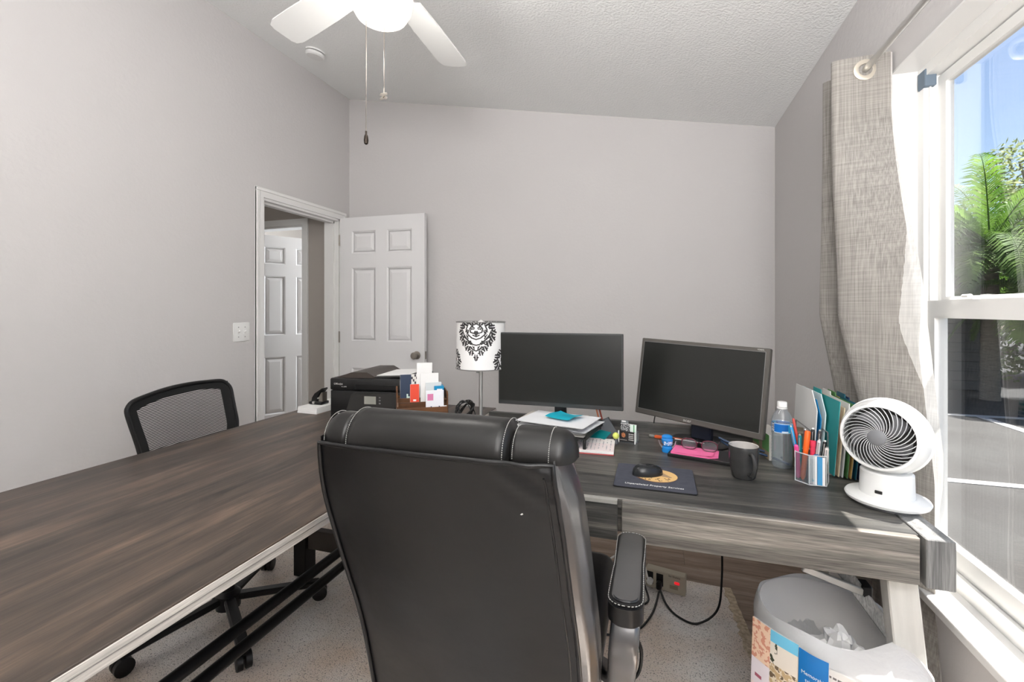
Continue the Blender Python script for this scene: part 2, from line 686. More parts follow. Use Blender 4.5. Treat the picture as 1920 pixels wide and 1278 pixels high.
# hall floor planks (simple run)
for k in range(8):
    B().box(-4.85, XL - 0.002, 2.0 + k * 0.18, 2.0 + k * 0.18 + 0.1785, -0.006, 0.0, 0.0008, 1).done('plank', M['plank'], fl, smooth=0)

# left wall with doorway
DY0, DY1, DZ = 2.354, 3.122, 2.012
b = B()
b.box(XL - WT, XL, YF - WT, DY0, 0, 3.3)
b.box(XL - WT, XL, DY1, YB + WT, 0, 3.3)
b.box(XL - WT, XL, DY0, DY1, DZ, 3.3)
struct(b.done('wall_left', M['wall'], smooth=0), 'light greige wall with the open doorway')
# back wall
b = B().box(XL, XR + WT, YB, YB + WT, 0, 3.3)
struct(b.done('wall_back', M['wall'], smooth=0), 'light greige wall behind the two monitors')
# rear wall behind the camera
b = B().box(XL - WT, XR + WT, YF - WT, YF, 0, 3.3)
struct(b.done('wall_rear', M['wall'], smooth=0), 'plain greige wall behind the camera')
# right wall with window
WY0, WY1, WZ0, WZ1 = -0.12, 1.757, 0.497, 2.028
b = B()
b.box(XR, XR + WT, YF, WY0, 0, 2.6)
b.box(XR, XR + WT, WY1, YB, 0, 2.6)
b.box(XR, XR + WT, WY0, WY1, 0, WZ0)
b.box(XR, XR + WT, WY0, WY1, WZ1, 2.6)
struct(b.done('wall_right', M['wall'], smooth=0), 'greige wall around the window')
# white plastered reveal of the window
b = B()
b.box(XR - 0.002, XR + 0.075, WY1 - 0.006, WY1, WZ0, WZ1)
b.box(XR - 0.002, XR + 0.075, WY0, WY0 + 0.006, WZ0, WZ1)
b.box(XR - 0.002, XR + 0.075, WY0, WY1, WZ1 - 0.006, WZ1)
struct(b.done('trim_3', M['trim'], smooth=0), 'white reveal lining the window opening')
b = B().box(XR - 0.022, XR + 0.08, WY0 - 0.02, WY1 + 0.02, WZ0 - 0.022, WZ0 + 0.003, 0.004, 2)
struct(b.done('trim_4', M['trim'], smooth=0), 'sunlit white window sill')
# ceiling, sloping down to the window wall
b = B()
cx0, cx1 = XL - WT, XR + WT
zs0, zs1 = ceil_z(cx0), ceil_z(cx1)
b.prism([(cx0, zs0), (cx1, zs1), (cx1, zs1 + 0.15), (cx0, zs0 + 0.15)], 0, YB + WT - YF + WT + 0.02,
        T(0, YB + WT + 0.01, 0) @ Matrix.Rotation(PI / 2, 4, 'X'))
struct(b.done('ceiling', M['ceiling'], smooth=0), 'white popcorn ceiling sloping down towards the window')

# baseboards
def base(name, x0, x1, y0, y1):
    b = B().box(x0, x1, y0, y1, 0, 0.08, 0.003, 1)
    struct(b.done(name, M['trim'], smooth=0))
base('baseboard_back', XL, XR, YB - 0.013, YB)
base('baseboard_left', XL, XL + 0.013, YF, DY0 - 0.062)
base('baseboard_right', XR - 0.013, XR, YF, YB)

# door casing (trim around the doorway)
def casing_y(name, x, sgn, y0, y1, ztop, wd=0.06):
    """casing on a wall facing +-X around an opening y0..y1"""
    b = B()
    for (a0, a1) in ((y0 - wd, y0), (y1, y1 + wd)):
        b.box(min(x, x + sgn * 0.012), max(x, x + sgn * 0.012), a0, a1, 0, ztop, 0.0, 2)
    b.box(min(x, x + sgn * 0.012), max(x, x + sgn * 0.012), y0 - wd, y1 + wd, ztop, ztop + wd, 0.0, 2)
    # raised outer band
    for (a0, a1) in ((y0 - wd, y0 - wd + 0.022), (y1 + wd - 0.022, y1 + wd)):
        b.box(min(x, x + sgn * 0.02), max(x, x + sgn * 0.02), a0, a1, 0, ztop + wd - 0.022, 0.004, 2)
    b.box(min(x, x + sgn * 0.02), max(x, x + sgn * 0.02), y0 - wd, y1 + wd, ztop + wd - 0.022, ztop + wd, 0.004, 2)
    return b
b = casing_y('trim_1', XL, 1, DY0, DY1, DZ)
# jamb lining and stop
b.box(XL - WT, XL, DY0 - 0.001, DY0 + 0.016, 0, DZ)
b.box(XL - WT, XL, DY1 - 0.016, DY1 + 0.001, 0, DZ)
b.box(XL - WT, XL, DY0, DY1, DZ - 0.016, DZ + 0.001)
b.box(XL - 0.075, XL - 0.04, DY0 + 0.016, DY0 + 0.028, 0, DZ - 0.016)
b.box(XL - 0.075, XL - 0.04, DY1 - 0.028, DY1 - 0.016, 0, DZ - 0.016)
b.box(XL - 0.075, XL - 0.04, DY0 + 0.016, DY1 - 0.016, DZ - 0.03, DZ - 0.016)
tr1 = struct(b.done('trim_1', M['trim'], smooth=0), 'white door casing around the open doorway')
B().box(XL - 0.03, XL - 0.004, DY0 + 0.0155, DY0 + 0.018, 0.90, 0.96, 0.0005, 1).done('strike_plate', M['nickel'], tr1, smooth=0)

def six_panel_door(name, wdt, hgt, th, label, knob=True):
    """leaf along local +x, thickness along +y, front face at y = 0"""
    root = B()
    st, mid = 0.108, 0.10
    pwid = (wdt - 2 * st - mid) / 2
    rows = [(0.24, 0.80), (1.015, 1.60), (1.715, hgt - 0.11)]
    xs = [(st, st + pwid), (st + pwid + mid, wdt - st)]
    rec = 0.009
    # solid core behind the panels
    root.box(0.001, wdt - 0.001, rec, th - rec, 0.001, hgt - 0.001)
    # stiles and rails on both faces
    for (ya, yb) in ((0, rec), (th - rec, th)):
        root.box(0, st, ya, yb, 0, hgt)
        root.box(wdt - st, wdt, ya, yb, 0, hgt)
        root.box(st + pwid, st + pwid + mid, ya, yb, 0, hgt)
        zz = [0] + [v for r in rows for v in r] + [hgt]
        for i in range(0, len(zz), 2):
            for (xa, xb) in xs:
                root.box(xa, xb, ya, yb, zz[i], zz[i + 1])
    o = root.done(name, M['door'], smooth=0)
    o['kind'] = 'structure'
    o['label'] = label
    for (za, zb) in rows:
        for (xa, xb) in xs:
            for face in (0, 1):
                pb = B()
                g = 0.004
                sl = 0.026
                def P(x, z, d):
                    yy = d if face == 0 else th - d
                    return (x, yy, z)
                o0 = [P(xa, za, 0.0005), P(xb, za, 0.0005), P(xb, zb, 0.0005), P(xa, zb, 0.0005)]
                i0 = [P(xa + 0.012, za + 0.012, rec), P(xb - 0.012, za + 0.012, rec), P(xb - 0.012, zb - 0.012, rec), P(xa + 0.012, zb - 0.012, rec)]
                i1 = [P(xa + 0.020, za + 0.020, rec), P(xb - 0.020, za + 0.020, rec), P(xb - 0.020, zb - 0.020, rec), P(xa + 0.020, zb - 0.020, rec)]
                i2 = [P(xa + 0.020 + sl, za + 0.020 + sl, 0.002), P(xb - 0.020 - sl, za + 0.020 + sl, 0.002), P(xb - 0.020 - sl, zb - 0.020 - sl, 0.002), P(xa + 0.020 + sl, zb - 0.020 - sl, 0.002)]
                rings = [[pb.bm.verts.new(q) for q in r] for r in (o0, i0, i1, i2)]
                for r0, r1 in zip(rings, rings[1:]):
                    for k in range(4):
                        pb.bm.faces.new((r0[k], r0[(k + 1) % 4], r1[(k + 1) % 4], r1[k]))
                pb.bm.faces.new(rings[-1])
                pb.done('door_panel', M['door'], o, smooth=0, recalc=False)
    if knob:
        kx, kz = wdt - 0.065, 0.915
        for sgn, y0 in ((-1, 0.0), (1, th)):
            kb = B()
            mt = T(kx, y0, kz) @ Matrix.Rotation(-sgn * PI / 2, 4, 'X')
            kb.lathe([(0, 0), (0.031, 0), (0.031, 0.005), (0.013, 0.009), (0.011, 0.028), (0.018, 0.034), (0.026, 0.044), (0.027, 0.054), (0.021, 0.064), (0, 0.067)], 24, mt)
            kb.done('door_knob', M['nickel'], o, smooth=40)
        B().box(wdt - 0.001, wdt + 0.0015, th / 2 - 0.012, th / 2 + 0.012, kz - 0.03, kz + 0.03).done('latch_plate', M['nickel'], o, smooth=0)
    for hz in (0.2, 1.0, 1.78):
        hb = B().cyl((-0.006, -0.004, hz), (-0.006, -0.004, hz + 0.09), 0.006, n=10)
        hb.done('hinge', M['nickel'], o, smooth=40)
    return o

d1 = six_panel_door('door_1', 0.752, 2.005, 0.035, 'white six-panel door standing open against the back wall')
d1.location = (XL + 0.022, 3.098, 0.012)
d1.rotation_euler = (0, 0, math.radians(1.6))

# hall beyond the doorway
HY = 3.30
b = B()
b.box(-5.0, -3.70, HY, HY + 0.11, 0, 2.44)
b.box(-2.985, XL - WT, HY, HY + 0.11, 0, 2.44)
b.box(-3.70, -2.985, HY, HY + 0.11, 2.03, 2.44)
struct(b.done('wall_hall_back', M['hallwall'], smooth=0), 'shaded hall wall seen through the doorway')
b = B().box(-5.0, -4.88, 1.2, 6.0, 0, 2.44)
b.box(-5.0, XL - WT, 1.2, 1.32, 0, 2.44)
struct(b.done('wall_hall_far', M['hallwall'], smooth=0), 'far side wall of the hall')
b = B().box(-5.0, XL - WT, 1.2, 6.0, 2.44, 2.52)
struct(b.done('ceiling_hall', M['ceiling'], smooth=0), 'hall ceiling beyond the doorway')
b = B().box(-5.0, XL - WT, 5.9, 6.0, 0, 2.44)
b.box(XL - WT - 0.1, XL - WT, HY + 0.11, 6.0, 0, 2.44)
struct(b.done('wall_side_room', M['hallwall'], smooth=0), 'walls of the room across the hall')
b = B()
wd = 0.056
for (a0, a1) in ((-3.70 - wd, -3.70), (-2.985, -2.985 + wd)):
    b.box(a0, a1, HY - 0.014, HY, 0, 2.03)
b.box(-3.70 - wd, -2.985 + wd, HY - 0.014, HY, 2.03, 2.03 + wd)
b.box(-3.70, -3.684, HY, HY + 0.11, 0, 2.03)
b.box(-3.001, -2.985, HY, HY + 0.11, 0, 2.03)
b.box(-3.70, -2.985, HY, HY + 0.11, 2.014, 2.03)
struct(b.done('trim_2', M['trim'], smooth=0), 'white casing of the second door across the hall')
d2 = six_panel_door('door_2', 0.70, 1.995, 0.035, 'second white six-panel door ajar across the hall', knob=True)
d2.location = (-3.674, HY + 0.095, 0.012)
d2.rotation_euler = (0, 0, math.radians(60))

# ------------------------------------------------------------------ window
win = B()
FX0, FX1 = XR + 0.068, XR + 0.128
MID = 0.83
ZB, ZT = WZ0, WZ1
fr = 0.038
# outer frame
win.box(FX0, FX1, WY1 - fr, WY1 - 0.006, ZB + 0.003, ZT - 0.006)
win.box(FX0, FX1, WY0 + 0.006, WY0 + fr, ZB + 0.003, ZT - 0.006)
for (ya, yb) in ((WY0 + fr, MID - 0.03), (MID + 0.03, WY1 - fr)):
    win.box(FX0, FX1, ya, yb, ZT - 0.04, ZT - 0.004)
    win.box(FX0, FX1, ya, yb, ZB + 0.003, ZB + 0.05)
win.box(FX0, FX1, MID - 0.03, MID + 0.03, ZB + 0.003, ZT - 0.004)
# track ribs on the jamb
win.box(FX0 + 0.012, FX0 + 0.016, WY1 - fr - 0.008, WY1 - fr, 1.302, ZT - 0.041)
W1 = struct(win.done('window_1', M['vinyl'], smooth=0), 'white single-hung window with palms outside')
def sash(y0, y1, x0, x1, z0, z1, st, rb, rt, nm):
    b = B()
    b.box(x0, x1, y0, y0 + st, z0, z1)
    b.box(x0, x1, y1 - st, y1, z0, z1)
    b.box(x0, x1, y0 + st, y1 - st, z0, z0 + rb)
    b.box(x0, x1, y0 + st, y1 - st, z1 - rt, z1)
    o = b.done(nm, M['vinyl'], W1, smooth=0)
    xm = (x0 + x1) / 2
    B().box(xm - 0.002, xm + 0.002, y0 + st - 0.006, y1 - st + 0.006, z0 + rb - 0.006, z1 - rt + 0.006).done('window_pane', M['glass'], o, smooth=0)
    return o
for (ya, yb) in ((MID + 0.03, WY1 - fr), (WY0 + fr, MID - 0.03)):
    sash(ya, yb, FX0 + 0.036, FX0 + 0.056, 1.285, ZT - 0.045, 0.040, 0.026, 0.03, 'upper_sash')
    sash(ya, yb, FX0 + 0.010, FX0 + 0.034, ZB + 0.052, 1.300, 0.036, 0.055, 0.052, 'lower_sash')
    # sash lock on the meeting rail
    lk = B()
    ym = yb - 0.17
    lk.box(FX0 + 0.014, FX0 + 0.034, ym - 0.03, ym + 0.03, 1.300, 1.306, 0.002, 1)
    lk.box(FX0 + 0.018, FX0 + 0.030, ym - 0.005, ym + 0.028, 1.305, 1.315, 0.003, 1)
    lk.done('sash_lock', M['vinyl'], W1, smooth=0)
blk = mat('blue_grey_foam_stop', (104, 118, 132), 0.7)
B().box(FX0 - 0.004, FX0 + 0.026, WY1 - fr - 0.016, WY1 - 0.012, 1.955, 2.008, 0.002, 1).done('jamb_stop', blk, W1, smooth=0)

# ================================================================== OUTSIDE
GZ = -0.15
asph = mat('grey_driveway', (54, 54, 53), 0.9, var=(45, 44, 43), vscale=1.3, bump=0.3, bscale=60, detail=8)
street = mat('dark_asphalt', (28, 30, 32), 0.95, var=(20, 22, 24), vscale=2.0, bump=0.4, bscale=80, detail=8)
o = B().box(0.88, 30, -8, 7.72, GZ - 0.1, GZ).done('floor_driveway', asph, smooth=0)
struct(o, 'grey paved drive outside the window')
o = B().box(-1.0, 34, 7.72, 40, GZ - 0.1, GZ - 0.005).done('floor_street', street, smooth=0)
struct(o, 'dark asphalt beyond the white line')
wl = mat('white_line_paint', (150, 149, 147), 0.8)
for nm, lab, r in (('painted_line', 'white line at the far edge of the drive', (1.2, 16, 7.66, 7.78)),
                   ('painted_line', 'white line running away across the drive', (4.08, 4.2, 4.78, 7.66)),
                   ('painted_line', 'nearest white line on the drive outside the window', (1.2, 12, 4.68, 4.78))):
    o = B().box(r[0], r[1], r[2], r[3], GZ, GZ + 0.006).done(nm, wl, smooth=0)
    tag(o, lab, 'road marking', 'white lines on the drive')

# low grey shed
sh = thing('shed', 'low grey gabled shed behind the palm', 'shed', (4.75, 11.2, GZ))
sw = mat('grey_shed_siding', (66, 68, 70), 0.8)
for k in range(9):
    B().box(-0.9, 0.9, -1.0 + (0.0), 1.0, k * 0.17, k * 0.17 + 0.165, 0.006, 1).done('siding_board', sw, sh, smooth=0)
srf = mat('grey_shingle', (88, 88, 88), 0.9, var=(70, 70, 70), vscale=12, bump=0.4, bscale=30)
for sg in (-1, 1):
    B().prism([(0, 2.22), (sg * 1.08, 1.5), (sg * 1.08, 1.56), (0, 2.29)], -1.1, 1.1, Matrix.Rotation(PI / 2, 4, 'X')).done('roof_slope', srf, sh, smooth=0)
B().prism([(-0.9, 1.53), (0.9, 1.53), (0, 2.2)], -0.98, 0.98, Matrix.Rotation(PI / 2, 4, 'X')).done('gable', sw, sh, smooth=0)

bark = mat('pale_palm_trunk', (128, 121, 110), 0.9, var=(98, 92, 82), vscale=10, stretch=(1, 1, 8), bump=0.5, bscale=30)
lf1 = leaf_mat('palm_leaf_green', (52, 86, 26), (104, 138, 54))
lf2 = leaf_mat('tree_leaf_green', (66, 94, 32), (130, 146, 62))
lf3 = leaf_mat('dark_bush_green', (44, 72, 30), (86, 116, 54))

def frond(parent, base, az, el, length, droop, m, seed, leaflen=0.42):
    rnd = random.Random(seed)
    b = B()
    n = 16
    pts = []
    d = Vector((math.cos(az) * math.cos(el), math.sin(az) * math.cos(el), math.sin(el)))
    p = Vector(base)
    step = length / n
    for i in range(n + 1):
        pts.append(p.copy())
        d.z -= droop * (i / n) * 0.24
        d.normalize()
        p = p + d * step
    b.tube(pts, [0.014 * (1 - 0.85 * i / n) for i in range(n + 1)], 5)
    nl = 46
    for i in range(nl):
        t = 0.12 + 0.88 * i / nl
        k = min(n - 1, int(t * n))
        f = t * n - k
        q = pts[k].lerp(pts[k + 1], f)
        tg = (pts[k + 1] - pts[k]).normalized()
        sd = tg.cross(Vector((0, 0, 1))).normalized()
        ll = leaflen * math.sin(PI * (0.15 + 0.8 * t)) * rnd.uniform(0.85, 1.1)
        for sg in (-1, 1):
            dr = (sd * sg * 0.8 + tg * 0.65 + Vector((0, 0, 0.12 + rnd.uniform(-0.1, 0.1)))).normalized()
            m1 = q + dr * ll * 0.5
            e = q + dr * ll * 0.92 + Vector((0, 0, -ll * 0.28))
            wv = tg * 0.011
            b.bm.faces.new([b.bm.verts.new(v) for v in (q - wv, q + wv, m1 + wv * 1.2, m1 - wv * 1.2)])
            b.bm.faces.new([b.bm.verts.new(v) for v in (m1 - wv * 1.2, m1 + wv * 1.2, e)])
    return b.done('frond', m, parent, smooth=0)

def palm(name, label, loc, trunk_h, nf, length, seed, r=0.11):
    t = thing(name, label, 'palm', loc, group='palms outside the window')
    rnd = random.Random(seed)
    pr = []
    for i in range(14):
        z = trunk_h * i / 13
        pr += [(r * (1.15 - 0.25 * i / 13), z), (r * (1.06 - 0.25 * i / 13), z + trunk_h / 26)]
    B().lathe([(0, 0)] + pr + [(0, trunk_h + 0.05)], 14).done('trunk', bark, t)
    for i in range(nf):
        az = 2 * PI * i / nf * 2.618 + rnd.uniform(-0.2, 0.2)
        el = rnd.uniform(0.1, 1.25) if i % 2 else rnd.uniform(-0.35, 0.3)
        frond(t, (0, 0, trunk_h), az, el, length * rnd.uniform(0.85, 1.1), rnd.uniform(0.9, 1.6), lf1, seed * 100 + i)
    return t
palm('palm_tree', 'arching feathery palm with pale trunk beyond the drive', (5.08, 9.2, GZ), 2.45, 54, 1.75, 3)
palm('palm_tree', 'lower bushy palm right of the arching palm', (5.45, 8.75, GZ), 1.75, 26, 1.35, 5, 0.09)

def crown(parent, name, centres, n, size, m, seed):
    rnd = random.Random(seed)
    b = B()
    for i in range(n):
        c, rad = rnd.choice(centres)
        v = Vector((rnd.gauss(0, 1), rnd.gauss(0, 1), rnd.gauss(0, 1))).normalized() * rad * (rnd.uniform(0.35, 1.0) ** 0.5)
        p = Vector(c) + v
        a = Vector((rnd.gauss(0, 1), rnd.gauss(0, 1), rnd.gauss(0, 0.6))).normalized()
        s2 = a.orthogonal().normalized()
        l = size * rnd.uniform(0.7, 1.3)
        b.bm.faces.new([b.bm.verts.new(q) for q in (p, p + a * l * 0.5 + s2 * l * 0.3, p + a * l, p + a * l * 0.5 - s2 * l * 0.3)])
    return b.done(name, m, parent, smooth=0)

tr = thing('leafy_tree', 'tall leafy tree rising behind the palms', 'tree', (8.6, 13.2, GZ))
b = B()
b.tube([(0, 0, 0), (0.05, 0, 1.2), (-0.1, 0.05, 2.4), (-0.3, 0, 3.6)], [0.2, 0.16, 0.12, 0.05], 10)
for q in ((-1.2, -0.2, 3.6), (0.9, 0.3, 4.2), (-0.5, 0.5, 4.9), (-1.9, 0.1, 3.2), (0.2, -0.4, 5.2)):
    b.tube([(0, 0, 1.9), tuple(0.5 * v for v in (q[0], q[1], q[2] + 1.6)), q], [0.09, 0.05, 0.015], 6)
b.done('trunk', bark, tr)
crown(tr, 'foliage', [((-1.2, -0.2, 3.5), 0.85), ((0.9, 0.3, 4.1), 1.0), ((-0.5, 0.5, 4.6), 0.8), ((-2.0, 0.1, 3.0), 0.75), ((0.2, -0.4, 5.0), 0.7), ((0, 0, 3.2), 1.3), ((-0.9, -0.2, 2.2), 1.2), ((1.2, 0, 2.6), 1.2)], 9000, 0.14, lf2, 21)
bu = thing('bush', 'dense dark green bush filling in behind the shed', 'bush', (6.4, 12.3, GZ))
b = B()
for q in ((-0.6, 0, 1.2), (0.5, 0.1, 1.4), (0, 0, 1.6), (1.2, 0, 1.0), (-1.3, 0.1, 1.0)):
    b.tube([(0, 0, 0), tuple(0.5 * v for v in q), q], [0.06, 0.04, 0.01], 6)
b.done('stem', bark, bu)
crown(bu, 'foliage', [((-1.4, 0, 1.6), 1.1), ((0, 0, 2.2), 1.3), ((1.4, 0, 1.9), 1.2), ((0.4, -0.3, 1.0), 1.1), ((-0.9, 0.2, 2.6), 0.9), ((1.2, 0, 3.0), 0.9)], 9000, 0.13, lf3, 22)

hd = thing('hedge', 'long dark hedge far across the street', 'hedge', (20.0, 21.0, GZ))
b = B()
for k in range(12):
    x = -17 + k * 3.2
    B().tube([(x, 0, 0), (x + 0.1, 0, 0.8), (x - 0.1, 0, 1.8)], [0.08, 0.06, 0.02], 6).done('stem', bark, hd)
rnd = random.Random(12)
crown(hd, 'foliage', [((-18 + k * 1.25, rnd.uniform(-0.4, 0.4), rnd.uniform(1.0, 2.4)), rnd.uniform(1.1, 1.6)) for k in range(32)], 14000, 0.34, lf3, 23)

# ================================================================== CARPET
car = thing('carpet', 'speckled grey carpet piece laid over the plank floor', 'carpet', (-0.95, 0.7, 0.0))
poly = [(XL + 0.25, -1.2), (0.42, -1.2), (0.375, 1.5), (0.335, 1.98), (0.312, 2.26), (-0.6, 2.30), (XL + 0.25, 2.32)]
B().prism([(x + 0.95, y - 0.7) for x, y in poly], 0.0005, 0.013).done('pile', M['rug'], car, smooth=0)
rnd = random.Random(4)
def edge_strip(p0, p1, wdt, n, nm):
    p0, p1 = Vector(p0), Vector(p1)
    d = (p1 - p0).normalized()
    nn = Vector((d.y, -d.x))
    L_, R_ = [], []
    for i in range(n + 1):
        p = p0.lerp(p1, i / n)
        L_.append((p - nn * (0.012 + rnd.uniform(0, 0.004))))
        R_.append((p + nn * (wdt * rnd.uniform(0.45, 1.0))))
    pl = [(v.x + 0.95, v.y - 0.7) for v in L_ + R_[::-1]]
    B().prism(pl, 0.001, 0.016).done(nm, M['fray'], car, smooth=0)
edge_strip((0.312, 2.26), (0.335, 1.98), 0.030, 14, 'frayed_edge')
edge_strip((0.335, 1.98), (0.375, 1.5), 0.034, 20, 'frayed_edge')

# ================================================================== LEFT TABLE
tb = thing('work_table', 'long brown-grey wooden table on a black trestle frame', 'table', (-1.302, 1.1, 0))
TX0, TX1, TY0, TY1 = -0.488, 0.488, -1.05, 1.2
B().box(TX0, TX1, TY0, TY1, 0.731, 0.75, 0.003, 2).done('tabletop', M['tabletop'], tb, smooth=0)
B().box(TX1 - 0.004, TX1 + 0.0015, TY0, TY1, 0.7325, 0.7465, 0.001, 1).done('edge_band', M['tableedge'], tb, smooth=0)
B().box(TX0 + 0.004, TX1 - 0.002, TY0 + 0.004, TY1 - 0.004, 0.713, 0.7305, 0.002, 1).done('lower_edge', M['tableedge'], tb, smooth=0)
for yy in (0.68, -0.72):
    for xx in (-0.3, 0.3):
        B().box(xx - 0.035, xx + 0.035, yy - 0.035, yy + 0.035, 0.014, 0.713, 0.003, 1).done('leg_post', M['blackmetal'], tb, smooth=0)
    B().box(-0.265, 0.265, yy - 0.02, yy + 0.02, 0.145, 0.235, 0.003, 1).done('crossbar', mat('dark_stained_bar', (72, 66, 60), 0.6) if yy > 0 else bpy.data.materials['dark_stained_bar'], tb, smooth=0)
    B().box(-0.42, 0.42, yy - 0.03, yy + 0.03, 0.67, 0.713, 0.003, 1).done('top_rail', M['blackmetal'], tb, smooth=0)
for zz in (0.228, 0.158):
    B().cyl((0.0, -0.72 + 0.02, zz), (0.0, 0.66, zz), 0.019, n=16).done('stretcher_tube', M['blackmetal'], tb)

# ================================================================== RIGHT DESK
dk = thing('drawer_desk', 'charcoal wood-grain desk with drawers beside the window', 'desk', (-0.08, 1.65, 0))
def dx(x):
    return x + 0.08
def dy(y):
    return y - 1.65
B().box(dx(-0.80), dx(0.584), dy(1.292), dy(2.0), 0.722, 0.75, 0.002, 1).done('desktop', M['desk'], dk, smooth=0)
B().box(dx(-0.80), dx(0.584), dy(1.300), dy(2.0), 0.655, 0.721).done('drawer_box', M['desk'], dk, smooth=0)
lip = mat('pale_drawer_lip', (150, 148, 142), 0.5)
for (xa, xb) in ((-0.74, -0.100), (-0.088, 0.578)):
    o = B().box(dx(xa), dx(xb), dy(1.273), dy(1.2915), 0.641, 0.7495, 0.002, 1).done('drawer_front', M['deskfront'] if xb > 0 else M['desk'], dk, smooth=0)
B().box(dx(-0.74), dx(-0.100), dy(1.2725), dy(1.2915), 0.7396, 0.7502, 0.0005, 1).done('drawer_lip', lip, dk, smooth=0)
B().box(dx(0.588), dx(0.643), dy(1.270), dy(2.03), 0.638, 0.7505, 0.002, 1).done('end_beam', M['deskend'], dk, smooth=0)
B().box(dx(-0.80), dx(-0.745), dy(1.270), dy(2.03), 0.638, 0.7505, 0.002, 1).done('end_beam', M['deskend'], dk, smooth=0)
B().box(dx(-0.745), dx(0.588), dy(2.0), dy(2.025), 0.64, 0.797, 0.002, 1).done('back_ledge', M['desk'], dk, smooth=0)
for sg, ex in ((1, 0.560), (-1, -0.715)):
    # splayed legs, cross rail and diagonal braces of one end
    B().beam((dx(ex), dy(1.335), 0.638), (dx(ex + sg * 0.035), dy(1.27), 0.0 if sg > 0 else 0.013), 0.062, 0.045, (0, 1, 0), 0.003).done('leg', M['leg'], dk, smooth=0)
    B().beam((dx(ex), dy(1.94), 0.638), (dx(ex + sg * 0.035), dy(2.0), 0.0 if sg > 0 else 0.013), 0.062, 0.045, (0, 1, 0), 0.003).done('leg', M['leg'], dk, smooth=0)
    B().box(dx(ex + sg * 0.03) - 0.018, dx(ex + sg * 0.03) + 0.018, dy(1.34), dy(1.95), 0.07, 0.11, 0.002, 1).done('side_rail', M['deskend'], dk, smooth=0)
    B().beam((dx(ex - sg * 0.008), dy(1.345), 0.475), (dx(ex - sg * 0.125), dy(1.415), 0.637), 0.032, 0.026, (0, 1, 0), 0.002).done('diagonal_brace', M['deskend'], dk, smooth=0)
    B().beam((dx(ex - sg * 0.050), dy(1.371), 0.553), (dx(ex - sg * 0.20), dy(1.335), 0.612), 0.018, 0.010, (0, 1, 0), 0.002).done('metal_stay', M['chrome'], dk, smooth=0)
    B().box(dx(ex - sg * 0.05) - 0.012, dx(ex - sg * 0.05) + 0.012, dy(1.362), dy(1.40), 0.54, 0.575, 0.004, 1).done('brace_bracket', M['blackmetal'], dk, smooth=0)

# ================================================================== EXECUTIVE CHAIR
ch = thing('executive_chair', 'black leather high-back office chair with padded headrest in front of the desk', 'chair', (-0.41, 1.1, 0))
CX, CY = -0.41, 1.1
def ed(tbl):
    return tbl
XLt = [(1.00, -0.680), (0.92, -0.688), (0.85, -0.682), (0.70, -0.655), (0.62, -0.640), (0.55, -0.634), (0.42, -0.634), (0.28, -0.638)]
XRt = [(1.00, -0.178), (0.92, -0.168), (0.85, -0.160), (0.70, -0.148), (0.62, -0.142), (0.55, -0.140), (0.42, -0.146), (0.28, -0.16)]
YBt = [(1.00, 0.800), (0.85, 0.826), (0.70, 0.856), (0.55, 0.892), (0.42, 0.925), (0.28, 0.955)]
Z0, Z1 = 0.33, 0.99
def sm(tbl, z):
    e = 0.04
    return (interp(tbl, min(Z1 + .01, z + e)) + 2 * interp(tbl, z) + interp(tbl, max(Z0, z - e))) / 4
def back_pt(u, v):
    z = lerp(Z0, Z1, v)
    # seam dips a little towards the corners
    xl, xr = sm(XLt, z), sm(XRt, z)
    x = lerp(xl, xr, u)
    bul = 0.020 * (1 - (2 * u - 1) ** 4) * (0.55 + 0.45 * math.sin(PI * min(1, v * 1.05)))
    wr = 0.0025 * noise.noise(Vector((x * 9, z * 7, 1.3))) + 0.007 * max(0, (u - 0.72) / 0.28) * max(0, (v - 0.82) / 0.18) * math.sin(75 * x + 130 * z)
    return Vector((x - CX, sm(YBt, z) - bul + wr - CY, z))
B().grid(back_pt, 48, 60).done('back_panel', M['leather'], ch, smooth=60)
def shell(u, v):
    """side bolsters and front of the backrest: section from the right panel edge round the front to the left edge"""
    z = lerp(Z0 - 0.01, Z1 + 0.008, v)
    zc = min(max(z, Z0), Z1)
    xl, xr = sm(XLt, zc), sm(XRt, zc)
    yb = sm(YBt, zc)
    k_ = 1.0 - 0.75 * max(0.0, min(1.0, (z - 0.90) / 0.09)) ** 1.5
    sec = [(xr, yb + 0.002), (xr + 0.016 * k_, yb + 0.012), (xr + 0.030 * k_, yb + 0.040), (xr + 0.032 * k_, yb + 0.085), (xr + 0.020 * k_, yb + 0.125),
           (xr - 0.03, yb + 0.148), (xr - 0.10, yb + 0.140), ((xl + xr) / 2, yb + 0.150), (xl + 0.10, yb + 0.140), (xl + 0.03, yb + 0.148),
           (xl - 0.014, yb + 0.125), (xl - 0.020, yb + 0.085), (xl - 0.018, yb + 0.040), (xl - 0.010, yb + 0.012), (xl, yb + 0.002)]
    k = u * (len(sec) - 1)
    i = min(len(sec) - 2, int(k))
    f = k - i
    a, c2 = sec[i], sec[i + 1]
    return Vector((lerp(a[0], c2[0], f) - CX, lerp(a[1], c2[1], f) - CY, z))
B().grid(shell, 56, 40).done('side_bolster', M['lit_gloss'], ch, smooth=60, recalc=True)
# piping round the back panel and a second seam beside it
loop = [back_pt(0.0, v) for v in [i / 30 for i in range(31)]] + [back_pt(u, 1.0) for u in [i / 24 for i in range(1, 24)]] + [back_pt(1.0, 1 - i / 30) for i in range(31)]
loop = [p + Vector((0, -0.003, 0)) for p in loop]
B().tube(loop, 0.0048, 8).done('piping', M['leather'], ch, smooth=60)
l2 = [back_pt(0.965, i / 30) + Vector((0, -0.001, 0)) for i in range(30)]
B().tube(l2, 0.0022, 6).done('inner_seam', M['leather'], ch, smooth=60)

